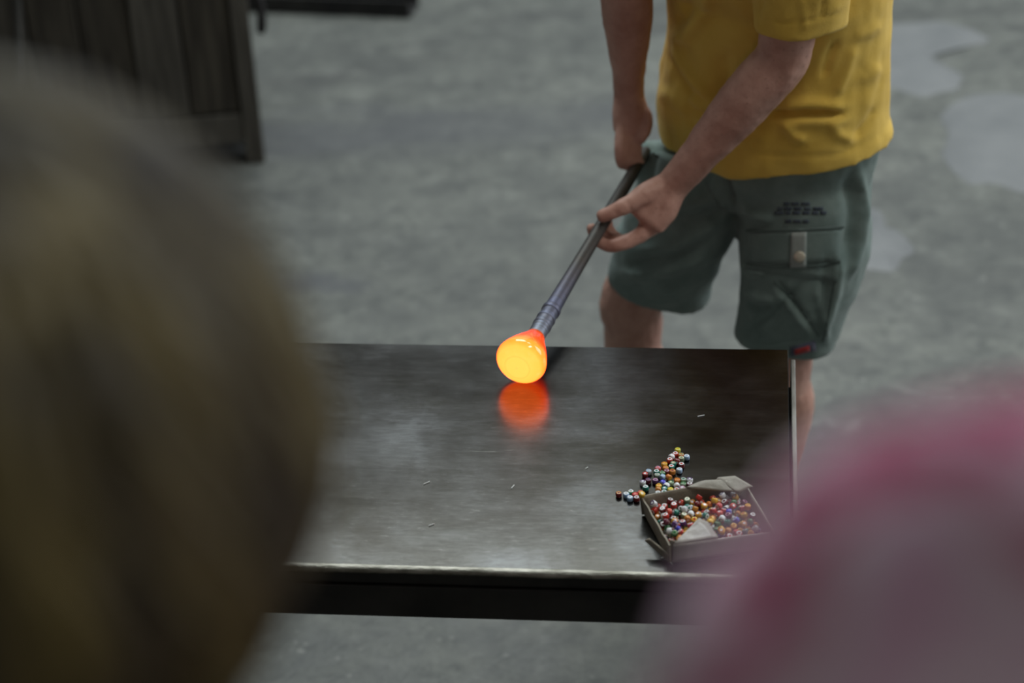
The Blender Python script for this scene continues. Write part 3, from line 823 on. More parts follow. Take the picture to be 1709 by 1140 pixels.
    sfolds = [
        ([(1068, 415), (1130, 405), (1200, 370)], 8, 0.007), ([(1050, 440), (1120, 432), (1190, 400)], 7, -0.006), ([(1040, 455), (1110, 452), (1180, 425)], 7, 0.006), ([(1030, 480), (1100, 478), (1170, 455)], 8, -0.004),
        ([(1100, 375), (1160, 365), (1215, 345)], 9, -0.006), ([(1110, 345), (1160, 340), (1205, 325)], 9, 0.005), ([(1205, 270), (1212, 310), (1222, 345)], 7, -0.009), ([(1188, 290), (1195, 320), (1210, 350)], 7, 0.005),
        ([(1235, 345), (1262, 362), (1290, 368)], 7, 0.005), ([(1240, 480), (1270, 500), (1300, 500)], 8, 0.005), ([(1240, 505), (1265, 515), (1290, 510)], 6, -0.004), ([(1236, 440), (1260, 455), (1280, 452)], 7, 0.005),
        ([(1430, 280), (1438, 340), (1432, 400), (1410, 470)], 8, 0.007), ([(1415, 300), (1420, 360), (1412, 420)], 9, -0.006), ([(1400, 430), (1392, 490), (1378, 550)], 9, 0.007), ([(1388, 420), (1376, 480), (1362, 540)], 8, -0.005),
        ([(1365, 480), (1370, 520), (1380, 570)], 7, 0.005), ([(1300, 470), (1330, 510), (1362, 555)], 3.5, -0.004), ([(1290, 478), (1322, 520), (1352, 562)], 5, 0.003), ([(1235, 560), (1280, 535), (1340, 470)], 6, -0.003),
        ([(1080, 215), (1072, 260), (1066, 300)], 9, 0.006), ([(1095, 240), (1088, 280), (1075, 320)], 8, -0.004), ([(1020, 505), (1070, 506), (1120, 500)], 2.5, -0.0015), ([(1235, 572), (1290, 574), (1350, 568)], 2.5, -0.0015)]
    def shorts_d(co, no):
        c = co + np.array(inv)
        return 0.0055 * vnoise(c * np.array([10, 10, 9]), 31) + 0.0034 * vnoise(c * np.array([19, 19, 26]) + vnoise(c * 7, 4)[:, None], 32) + 0.0010 * vnoise(c * 60, 33) + 1.7 * ridge_field(c, no, sfolds)
    shorts = fuse('cargo_shorts', [([v - inv for v in map(W, p[0])], p[1]) for p in qp], 0.005, 3, M['shorts'], root, shorts_d)
    # things sewn on the shorts, laid on the cloth itself
    me = shorts.data
    bvh = BVHTree.FromPolygons([v.co + inv for v in me.vertices], [tuple(p.vertices) for p in me.polygons])
    def patch(name, quad, material, nu, nv, off, thick, parent):
        (x0, y0), (x1, y1), (x2, y2), (x3, y3) = quad       # tl, tr, br, bl
        G = []
        for j in range(nv + 1):
            for i in range(nu + 1):
                u, v = i / nu, j / nv
                x = (x0 * (1 - u) + x1 * u) * (1 - v) + (x3 * (1 - u) + x2 * u) * v
                y = (y0 * (1 - u) + y1 * u) * (1 - v) + (y3 * (1 - u) + y2 * u) * v
                h, nrm, _, _ = bvh.ray_cast(CP, ray(x, y).normalized())
                if h is None or h.y > 3.6:
                    h, nrm = (G[-1][0], G[-1][1]) if G else (at_y(x, y, 3.1), -CF)
                G.append((h.copy(), nrm.copy()))
        n = len(G)
        avg = sum((g[1] for g in G), W()).normalized()
        V = [g[0] + avg * off - inv for g in G] + [g[0] + avg * (off - thick) - inv for g in G]
        Fc = []
        w = nu + 1
        for j in range(nv):
            for i in range(nu):
                a, b_, c_, d_ = j * w + i, j * w + i + 1, (j + 1) * w + i + 1, (j + 1) * w + i
                Fc.append((a, d_, c_, b_)); Fc.append((n + a, n + b_, n + c_, n + d_))
        rim = [i for i in range(w)] + [j * w + nu for j in range(1, nv + 1)] + [nv * w + i for i in range(nu - 1, -1, -1)] + [j * w for j in range(nv - 1, 0, -1)]
        for a, b_ in zip(rim, rim[1:] + rim[:1]):
            Fc.append((a, b_, n + b_, n + a))
        return mk(name, V, Fc, material, parent, True)
    def strip(name, pl, w, material, off, thick, parent, sub=5):
        pts = catmull([[x, y, 0] for x, y in pl], sub)
        V, Fc = [], []
        for k, p in enumerate(pts):
            t = (pts[min(k + 1, len(pts) - 1)] - pts[max(k - 1, 0)]); t /= np.linalg.norm(t)
            nx, ny = -t[1], t[0]
            for sgn in (-1, 1):
                h, nrm, _, _ = bvh.ray_cast(CP, ray(p[0] + nx * w * sgn, p[1] + ny * w * sgn).normalized())
                if h is None: h, nrm = W(V[-2]) + inv if V else at_y(p[0], p[1], 3.1), -CF
                V.append(h + nrm * off - inv)
                V.append(h - nrm * (thick - off) - inv)
        for k in range(len(pts) - 1):
            a = k * 4; b_ = a + 4
            Fc += [(a, a + 2, b_ + 2, b_), (a + 1, b_ + 1, b_ + 3, a + 3), (a, b_, b_ + 1, a + 1), (a + 2, a + 3, b_ + 3, b_ + 2)]
        return mk(name, V, Fc, material, parent, True)
    patch('cargo_pocket', [(1250, 392), (1404, 386), (1398, 470), (1246, 448)], M['shorts'], 16, 8, 0.0025, 0.006, shorts)
    patch('pocket_flap', [(1250, 385), (1406, 378), (1402, 436), (1248, 440)], M['shorts'], 16, 6, 0.0055, 0.005, shorts)
    strip('seam', [(1250, 384), (1330, 383), (1404, 378)], 1.6, M['stitch'], 0.0062, 0.006, shorts)
    strip('seam', [(1249, 441), (1320, 444), (1402, 437)], 1.8, M['stitch'], 0.0058, 0.006, shorts)
    strip('seam', [(1292, 470), (1330, 510), (1366, 560)], 1.1, M['stitch'], 0.0015, 0.006, shorts)
    strip('seam', [(1398, 440), (1388, 500), (1374, 570)], 1.1, M['stitch'], 0.0012, 0.006, shorts)
    patch('pocket_tab', [(1321, 386), (1347, 385), (1346, 443), (1319, 444)], M['tab'], 5, 8, 0.0085, 0.004, shorts)
    hp_, nn_, _, _ = bvh.ray_cast(CP, ray(1334, 427).normalized())
    nn_ = -CF * 0.6 + nn_ * 0.4; nn_.normalize()
    rows = []
    bt = tube([(hp_ + nn_ * 0.006 - inv, 0.0095), (hp_ + nn_ * 0.0115 - inv, 0.0095), (hp_ + nn_ * 0.0125 - inv, 0.0075)], CU, 18, 1, 0)
    mk('button', bt[0], bt[1], M['button'], shorts, True)
    # the block of dark printed lettering above the pocket: four short rows, too soft to read in the photograph
    for (y, runs) in ((340, ((1308, 1318), (1321, 1334), (1337, 1352))), (348, ((1298, 1306), (1309, 1322), (1325, 1339), (1342, 1354), (1357, 1374))),
                      (355, ((1293, 1308), (1311, 1320), (1323, 1336), (1339, 1352), (1355, 1366), (1369, 1379))), (369, ((1311, 1321), (1324, 1337), (1340, 1350)))):
        for a, b_ in runs:
            patch('printed_word', [(a, y - 2.4), (b_, y - 2.8), (b_, y + 2.2), (a, y + 2.6)], M['print'], 3, 1, 0.0018, 0.004, shorts)
    patch('hem_band', [(1319, 579), (1360, 568), (1362, 583), (1319, 593)], M['greytag'], 5, 3, 0.004, 0.006, shorts)
    patch('hem_label', [(1325, 581), (1350, 574), (1351, 582), (1326, 589)], M['redtag'], 4, 2, 0.006, 0.004, shorts)
    td = (fh * 0.8 + W((0, -0.4, 0))).normalized()
    for an in (L_an, R_an):
        shoe('shoe', an - inv, td, 0.0, M['shoe'], root)
    return root
glassblower = build_glassblower()

# ---- spectators
def hair_locks(c, rad, f, n, length, seed, flare=0.0):
    """Overlapping wavy locks falling from the crown; c centre, rad head radii, f facing."""
    r = random.Random(seed)
    parts = []
    l = Vector((-f.y, f.x, 0)); u = Vector((0, 0, 1))
    crown = 0.12
    clumps = [(r.uniform(0, 2 * math.pi), r.uniform(0, 6.28), r.uniform(0.07, 0.15), r.uniform(4.5, 7), r.uniform(0.99, 1.10)) for _ in range(110)]
    for k in range(n):
        caz, ph, amp, fr, lift = clumps[k % 110]
        az = caz + r.gauss(0, 0.10)
        if math.cos(az) > 0.55: az = math.acos(r.uniform(-1, 0.55)) * r.choice((-1, 1))
        th0 = r.uniform(0.0, 0.8) * r.uniform(0.2, 1.0)
        end = length * r.uniform(0.75, 1.08)
        ph += r.gauss(0, 0.25); lift += r.gauss(0, 0.012)
        pts = []
        m = 11
        for i in range(m):
            t = i / (m - 1)
            th = th0 + (1.75 - th0) * min(1.0, t * 1.5)
            a = az + amp * math.sin(ph + fr * t * 2)
            fl = lift * (1 + flare * min(1.0, t * 1.4) ** 2)
            p = c + (f * math.cos(a) * math.sin(th) * rad[0] * fl + l * math.sin(a) * math.sin(th) * rad[1] * fl + u * math.cos(th) * rad[2] * lift)
            if t > 0.66:
                p = p - u * (t - 0.66) / 0.34 * end - (f * math.cos(a) + l * math.sin(a)) * (t - 0.66) ** 2 * 0.22
            w = r.uniform(0.95, 1.05)
            pts.append((p, (0.0092 - 0.0062 * t ** 2) * w * min(1.0, 0.35 + t * 5), (0.0050 - 0.0022 * t) * w * min(1.0, 0.35 + t * 5)))
        parts.append(tube(pts, l + u * 0.2, 7, 1, 0.6))
    return parts

def build_spectator(name_label, headc, face, z0, shirt_m, trouser_m, hair_m, skin_m, hair_len, sc_=1.0, shoulders=0.19, arm_out=0.03):
    W = Vector
    headc = W(headc)
    f = W((face[0], face[1], 0)).normalized(); l = W((-f.y, f.x, 0)); u = W((0, 0, 1))
    base = W((headc.x - f.x * 0.02, headc.y - f.y * 0.02, z0))
    root = empty('person', base)
    tag(root, name_label, 'person')
    neck = headc - u * 0.165 * sc_ - f * 0.02
    sh = neck - u * 0.055 * sc_ - f * 0.01
    hipz = z0 + (neck.z - z0) * 0.60
    pel = W((base.x, base.y, hipz)); chest = sh - u * 0.13 * sc_ + f * 0.015
    parts = head_parts(headc, f, sc_)
    parts.append(tube([(neck - u * 0.05, 0.058 * sc_), (neck + u * 0.03, 0.052 * sc_), (headc - u * 0.04 - f * 0.015, 0.052 * sc_)], l, 16, 3))
    parts.append(tube([(pel - u * 0.08, 0.13, 0.10), (pel + u * 0.05, 0.15, 0.11), (pel * 0.45 + chest * 0.55, 0.135, 0.10), (chest, 0.16, 0.11), (sh + u * 0.0, 0.13, 0.08), (neck, 0.06, 0.058)], l, 24, 4))
    hands = []
    arms = []
    for sg in (1, -1):
        s0 = sh + l * sg * (shoulders - 0.03) - u * 0.005
        el = s0 + l * sg * arm_out - u * 0.29 * sc_ - f * 0.01
        wr = el - u * 0.22 * sc_ + f * 0.10
        parts.append(tube([(s0, 0.052), (s0 * 0.5 + el * 0.5, 0.046), (el, 0.038), (el * 0.7 + wr * 0.3, 0.038), (wr, 0.026, 0.021)], f, 18, 4))
        parts += relaxed_hand(wr, wr - el, -l * sg, f, sc_)
        arms.append((s0, el, wr))
        kn = pel + l * sg * 0.10 - u * (hipz - z0) * 0.47 + f * 0.02
        an = W((pel.x, pel.y, z0 + 0.09)) + l * sg * 0.11
        parts.append(tube([(pel + l * sg * 0.085 - u * 0.06, 0.082), (kn * 0.6 + pel * 0.4 + l * sg * 0.03, 0.070), (kn, 0.054), (kn * 0.6 + an * 0.4, 0.05), (an, 0.034)], f, 16, 4))
    loc = lambda ps: [([W(v) - base for v in p[0]], p[1]) for p in ps]
    body = fuse('body', loc(parts), 0.0065, 4, skin_m, root)
    add_eyes(headc - base, f, body, sc_)
    sp = [tube([(pel - u * 0.10, 0.185, 0.135), (pel + u * 0.05, 0.178, 0.132), (pel * 0.45 + chest * 0.55, 0.165, 0.122), (chest, 0.178, 0.125), (sh - u * 0.01, 0.158, 0.098), (neck + u * 0.004 - f * 0.004, 0.085, 0.074)], l, 36, 5, 0.06)]
    for (s0, el, wr) in arms:
        sp.append(tube([(s0 * 0.55 + sh * 0.45 + u * 0.008, 0.066, 0.068), (s0, 0.066, 0.066), (s0 * 0.5 + el * 0.5, 0.062), (s0 * 0.12 + el * 0.88, 0.059)], f, 24, 5, 0.15))
    b_ = np.array(base)
    fuse('shirt', loc(sp), 0.007, 4, shirt_m, root, lambda co, no: 0.006 * vnoise((co + b_) * 12, 41) + 0.003 * vnoise((co + b_) * 26, 42))
    tp = [tube([(pel + u * 0.03, 0.158, 0.118), (pel - u * 0.06, 0.168, 0.128), (pel - u * 0.13, 0.14, 0.11)], l, 30, 4, 0.2)]
    for sg in (1, -1):
        kn = pel + l * sg * 0.10 - u * (hipz - z0) * 0.47 + f * 0.02
        an = W((pel.x, pel.y, z0 + 0.06)) + l * sg * 0.11
        tp.append(tube([(pel + l * sg * 0.085 - u * 0.06, 0.096), (kn * 0.6 + pel * 0.4 + l * sg * 0.03, 0.085), (kn, 0.070), (kn * 0.5 + an * 0.5, 0.064), (an, 0.062)], f, 24, 4, 0.05))
        shoe('shoe', an + u * 0.03 - base, f, 0.0, M['shoe'], root)
    fuse('trousers', loc(tp), 0.008, 4, trouser_m, root, lambda co, no: 0.005 * vnoise((co + b_) * np.array([14, 14, 20]), 51))
    # hair: a cap under overlapping wavy locks
    hc = headc + u * 0.012 - f * 0.012
    rad = (0.106 * sc_, 0.094 * sc_, 0.112 * sc_)
    cap = [tube([(hc - u * 0.06 - f * 0.045, 0.080, 0.062), (hc - u * 0.0 - f * 0.022, 0.090, 0.084), (hc + u * 0.045 - f * 0.004, 0.082, 0.094), (hc + u * 0.082 + f * 0.004, 0.050, 0.060)], l, 24, 5)]
    if hair_len > 0.05:
        cap.append(tube([(hc - u * (0.05 + hair_len) - f * 0.055, 0.070, 0.040), (hc - u * 0.06 - f * 0.05, 0.082, 0.055)], l, 20, 4))
    h = fuse('hair', loc(cap), 0.006, 3, hair_m, root, lambda co, no: 0.003 * vnoise((co + b_) * np.array([38, 38, 12]), 61))
    V, Fc = join(loc(hair_locks(hc, rad, f, 880, hair_len, 5, 0.30 if hair_len > 0.05 else 0.0)))
    lk = mk('hair_locks', V, Fc, hair_m, h, True)
    lk['kind'] = 'stuff'
    return root

H1 = at_d(-50, 670, 0.80)
spect_hair = build_spectator('out-of-focus person with dark blond wavy hair, seen from behind at left', H1, (0.10, 1.0), 0.30, M['dark_cloth'], M['denim'], M['hair'], M['skin2'], 0.085, 1.0)
S2 = at_d(1475, 1225, 0.60)          # joint of the left shoulder
f2 = Vector((-0.05, 1.0, 0)).normalized(); l2 = Vector((-f2.y, f2.x, 0))
H2 = S2 - l2 * 0.17 + Vector((0, 0, 0.24)) + f2 * 0.03
spect_pink = build_spectator('out-of-focus person in pink and red tie-dyed top, shoulder filling lower right', H2, (f2.x, f2.y), 0.52, M['tiedye'], M['denim'], M['hair_grey'], M['skin2'], 0.02, 1.0, 0.20)

# ------------------------------------------------------------------ cabinet and things behind
def build_cabinet():
    A = at_z(443, 268, 0); B = at_z(318, 250, 0)
    yaw = math.radians(7.5)
    root = empty('wooden_cabinet', (A.x, A.y, 0), yaw)
    tag(root, 'dark weathered wooden plank cabinet standing at the back left', 'cabinet')
    w, h, dp = 1.05, 1.05, 0.55
    bm_obj('carcass', box_bm(-w + 0.01, -0.012, 0.02, dp, 0.06, h - 0.02, 0.004), M['wood'], root)
    n = 8
    pw = (w - 0.05) / n
    for k in range(n):
        x0 = -w + k * pw
        dz = rng.uniform(-0.004, 0.004)
        o = bm_obj('plank', box_bm(x0 + 0.003, x0 + pw - 0.003, -0.002 + dz, 0.019, 0.15, h - 0.02, 0.003), M['wood'] if k % 3 else M['wood2'], root)
    bm_obj('corner_post', box_bm(-0.048, 0.0, -0.012, 0.045, 0.0, h, 0.004), M['wood2'], root)
    bm_obj('corner_post', box_bm(-w - 0.05, -w - 0.002, -0.012, 0.045, 0.0, h, 0.004), M['wood2'], root)
    bm_obj('corner_post', box_bm(-0.048, 0.0, dp - 0.04, dp + 0.01, 0.0, h, 0.004), M['wood2'], root)
    bm_obj('corner_post', box_bm(-w - 0.05, -w - 0.002, dp - 0.04, dp + 0.01, 0.0, h, 0.004), M['wood2'], root)
    bm_obj('bottom_rail', box_bm(-w, -0.05, -0.010, 0.018, 0.062, 0.143, 0.004), M['wood2'], root)
    bm_obj('side_board', box_bm(-0.011, -0.001, 0.05, dp - 0.045, 0.05, h - 0.02, 0.002), M['wood2'], root)
    bm_obj('top_board', box_bm(-w - 0.07, 0.02, -0.03, dp + 0.03, h, h + 0.03, 0.006), M['wood2'], root)
    hk = tube([(Vector((-0.002, 0.02, 0.46)), 0.010), (Vector((0.022, 0.018, 0.455)), 0.010), (Vector((0.032, 0.015, 0.42)), 0.010), (Vector((0.030, 0.012, 0.375)), 0.013), (Vector((0.026, 0.010, 0.355)), 0.011)], (0, 1, 0), 12, 4)
    mk('handle', hk[0], hk[1], M['iron'], root, True)
    # two cables looped over the front
    R = Matrix.Rotation(yaw, 4, 'Z')
    for k, (x, dx, zb, lab) in enumerate(((-0.88, 0.06, 0.30, 'grey cable hanging in a narrow loop on the cabinet front'), (-0.62, 0.10, 0.22, 'grey cable hanging in a wide loop on the cabinet front'))):
        pts = []
        for i in range(13):
            t = i / 12
            pts.append((Vector((x + dx * math.sin((t - 0.5) * 2.2), -0.016 - 0.004 * k, zb + (abs(t - 0.5) * 2) ** 1.7 * 0.72)), 0.007))
        v, q = tube(pts, (0, 1, 0), 8, 2)
        o = mk('cable', v, q, M['cable'], None, True)
        o.location = root.location; o.rotation_euler = (0, 0, yaw)
        tag(o, lab, 'cable', 'cables on the cabinet')
    return root
cabinet = build_cabinet()
def build_rail():
    A = at_z(380, 18, 0); B = at_z(685, 30, 0)
    d = B - A
    o = empty('steel_channel', A, math.atan2(d.y, d.x))
    tag(o, 'dark steel channel lying on the floor behind the cabinet', 'steel channel')
    L = d.length
    bm_obj('web', box_bm(0, L, 0.0, 0.10, 0.0, 0.008, 0.001), M['iron'], o)
    bm_obj('flange', box_bm(0, L, -0.006, 0.002, 0.0, 0.055, 0.002), M['iron'], o)
    bm_obj('flange', box_bm(0, L, 0.098, 0.106, 0.0, 0.055, 0.002), M['iron'], o)
build_rail()

# ------------------------------------------------------------------ box of glass beads
def build_box():
    z0 = TZ
    A = at_z(1122, 940, z0)               # front left bottom corner
    B = at_z(1192, 929, z0)
    e = (B - A); e.z = 0; e.normalize()   # along the front
    bl = at_z(1079, 860, z0)
    g = (bl - A); dl = g.length; g.normalize()      # along the left side, to the back
    yaw = math.atan2(e.y, e.x)
    root = empty('bead_box', A, 0.0)
    tag(root, 'torn shallow cardboard box full of coloured glass beads on the steel table', 'box')
    W_, H_ = 0.128, 0.0285
    def P(u, v, z): return e * u + g * v + Vector((0, 0, z))
    def sheet(name, pts, material, parent, th=0.0022):
        # pts: an outline; thickened along its normal
        c = [Vector(p) for p in pts]
        n = (c[1] - c[0]).cross(c[2] - c[0]).normalized() * th * 0.5
        k = len(c)
        V = [p + n for p in c] + [p - n for p in c]
        Fc = [tuple(range(k)), tuple(range(k, 2 * k))[::-1]] + [(i, k + i, k + (i + 1) % k, (i + 1) % k) for i in range(k)]
        o = mk(name, V, Fc, material, parent, True)
        bm = bmesh.new(); bm.from_mesh(o.data)
        bmesh.ops.triangulate(bm, faces=bm.faces)
        bmesh.ops.subdivide_edges(bm, edges=[ed for ed in bm.edges if ed.calc_length() > 0.008], cuts=5, use_grid_fill=True)
        bmesh.ops.triangulate(bm, faces=bm.faces)
        q = np.array([v.co for v in bm.verts]); d = vnoise(q * 70, 71) * 0.0011 + vnoise(q * 190, 72) * 0.0005
        nn = n.normalized()
        for v, a_ in zip(bm.verts, d): v.co += nn * float(a_)
        bm.to_mesh(o.data); bm.free()
        return o
    t = 0.0014
    sheet('bottom', [P(0, 0, t), P(W_, 0, t), P(W_, dl, t), P(0, dl, t)], M['cardin'], root)
    sheet('front_wall', [P(0, 0, 0.002), P(W_, 0, 0.002), P(W_, 0.0, H_ - 0.003), P(0.002, 0.0, H_)], M['tape'], root)
    # left wall leans outwards, with a ragged top
    top = []
    for k in range(9):
        s = k / 8
        top.append(P(-0.002 - 0.003 * s, dl * s, H_ + 0.0030 * s + 0.0014 * math.sin(k * 2.3)))
    V = [P(-0.001, dl * k / 8, 0.002) for k in range(9)] + top
    V2 = V + [v + P(-0.0022, 0, 0) for v in V]
    Fc = []
    for k in range(8):
        Fc += [(k, k + 1, 9 + k + 1, 9 + k), (18 + k, 18 + 9 + k, 18 + 9 + k + 1, 18 + k + 1), (9 + k, 9 + k + 1, 27 + k + 1, 27 + k), (k, 18 + k, 18 + k + 1, k + 1)]
    Fc += [(0, 9, 27, 18), (8, 26, 35, 17)]
    mk('left_wall', V2, Fc, M['cardin'], root)
    sheet('back_wall', [P(-0.006, dl, 0.002), P(W_, dl, 0.002), P(W_ + 0.002, dl + 0.004, H_ + 0.002), P(W_ * 0.45, dl + 0.004, H_ + 0.003), P(-0.008, dl + 0.002, H_ + 0.001)], M['cardin'], root)
    sheet('right_wall', [P(W_, 0.001, 0.002), P(W_, dl, 0.002), P(W_ + 0.006, dl, H_), P(W_ + 0.004, 0.001, H_)], M['card'], root)
    # flaps
    sheet('front_flap', [P(0.002, 0.0, H_ + 0.0008), P(0.060, 0.001, H_ + 0.0002), P(0.056, 0.028, H_ + 0.006), P(0.047, 0.036, H_ + 0.0085)], M['tape'], root)
    sheet('back_flap', [P(0.055, dl + 0.003, H_ + 0.004), P(0.118, dl - 0.020, H_ + 0.001), P(0.108, dl + 0.002, H_ + 0.007), P(0.082, dl + 0.006, H_ + 0.0085)], M['card'], root)
    sheet('corner_flap', [P(0.094, dl + 0.006, H_ + 0.004), P(0.100, dl + 0.008, H_ + 0.009), P(0.122, dl + 0.004, H_ + 0.010), P(W_ + 0.010, dl - 0.020, H_ + 0.006), P(0.118, dl - 0.022, H_ + 0.001)], M['card'], root)
    # torn strip sprung out beside the left front corner
    c1, c2 = at_z(1076, 902, z0 + 0.016) - A, at_z(1118, 937, z0 + 0.002) - A
    c3, c4 = at_z(1116, 926, z0 + 0.012) - A, at_z(1083, 900, z0 + 0.022) - A
    mid1, mid2 = (c1 + c2) / 2 + Vector((0.002, 0, -0.003)), (c3 + c4) / 2 + Vector((0, 0.001, 0.001))
    sheet('torn_strip', [c1, mid1, c2, c3, mid2, c4], M['cardin'], root)
    sheet('torn_corner', [P(-0.004, 0.002, 0.004), P(0.006, 0.003, 0.006), P(0.008, 0.004, H_ + 0.001), P(0.000, 0.006, H_ + 0.004), P(-0.005, 0.008, H_ * 0.7)], M['cardin'], root)
    return root, A, e, g, W_, dl, H_
box, BA, BE, BG, BW, BD, BH = build_box()

# ---- beads
PAL = {'dark red': (0.13, 0.012, 0.014), 'red': (0.50, 0.035, 0.025), 'orange': (0.56, 0.17, 0.02), 'yellow': (0.66, 0.40, 0.03), 'white': (0.66, 0.69, 0.71), 'teal': (0.01, 0.17, 0.13),
       'green': (0.03, 0.17, 0.06), 'blue': (0.05, 0.05, 0.52), 'purple': (0.09, 0.035, 0.13), 'pale blue': (0.30, 0.44, 0.62), 'lime': (0.50, 0.52, 0.05), 'sage': (0.20, 0.27, 0.17),
       'mauve': (0.42, 0.22, 0.32), 'coral': (0.58, 0.09, 0.06), 'cream': (0.62, 0.58, 0.42), 'grey': (0.34, 0.38, 0.39), 'maroon': (0.10, 0.012, 0.03), 'amber': (0.50, 0.20, 0.03)}
BM = {}
for k, c in PAL.items():
    m = mat('bead_glass_' + k.replace(' ', '_'), c, 0.16, 0, 0.6)
    t = NT(m)
    f = t.noise(t.mapped(), 300, 2)
    t.col(t.ramp(f, [(0.3, tuple(x * 0.82 for x in c)), (0.7, tuple(min(1, x * 1.12) for x in c))]))
    BM[k] = m
BR, BHh = 0.0042, 0.0034
_bead_cache = {}
def bead_mesh(a, b, c):
    key = (a, b, c)
    if key in _bead_cache: return _bead_cache[key]
    n = 14
    prof = [(0.0, -BHh, 2), (BR * 0.42, -BHh, 1), (BR * 0.78, -BHh, 0), (BR, -BHh * 0.72, 0), (BR * 1.02, 0, 0), (BR, BHh * 0.72, 0), (BR * 0.80, BHh, 1), (BR * 0.42, BHh * 0.98, 2), (0.0, BHh * 0.93, 2)]
    V, Fc, mi = [], [], []
    for (r, z, _) in prof:
        for j in range(n):
            q = 2 * math.pi * j / n
            w = 1 + 0.04 * math.sin(3 * q + len(_bead_cache))
            V.append((r * w * math.cos(q), r * w * math.sin(q), z))
    for i in range(len(prof) - 1):
        for j in range(n):
            k = (j + 1) % n
            Fc.append((i * n + j, i * n + k, (i + 1) * n + k, (i + 1) * n + j))
            mi.append((2, 1, 0, 0, 0, 0, 1, 2)[i])
    me = bpy.data.meshes.new('glass_bead')
    me.from_pydata(V, [], Fc)
    for x in (a, b, c): me.materials.append(BM[x])
    bm = bmesh.new(); bm.from_mesh(me)
    bm.to_mesh(me); bm.free()
    me.polygons.foreach_set('material_index', mi)
    me.polygons.foreach_set('use_smooth', [True] * len(mi))
    clean(me)
    _bead_cache[key] = me
    return me
def add_bead(p, rot, cols, label, group):
    o = bpy.data.objects.new('glass_bead', bead_mesh(*cols))
    COL.objects.link(o)
    o.location = p; o.rotation_euler = rot
    tag(o, label, 'bead', group)
    return o

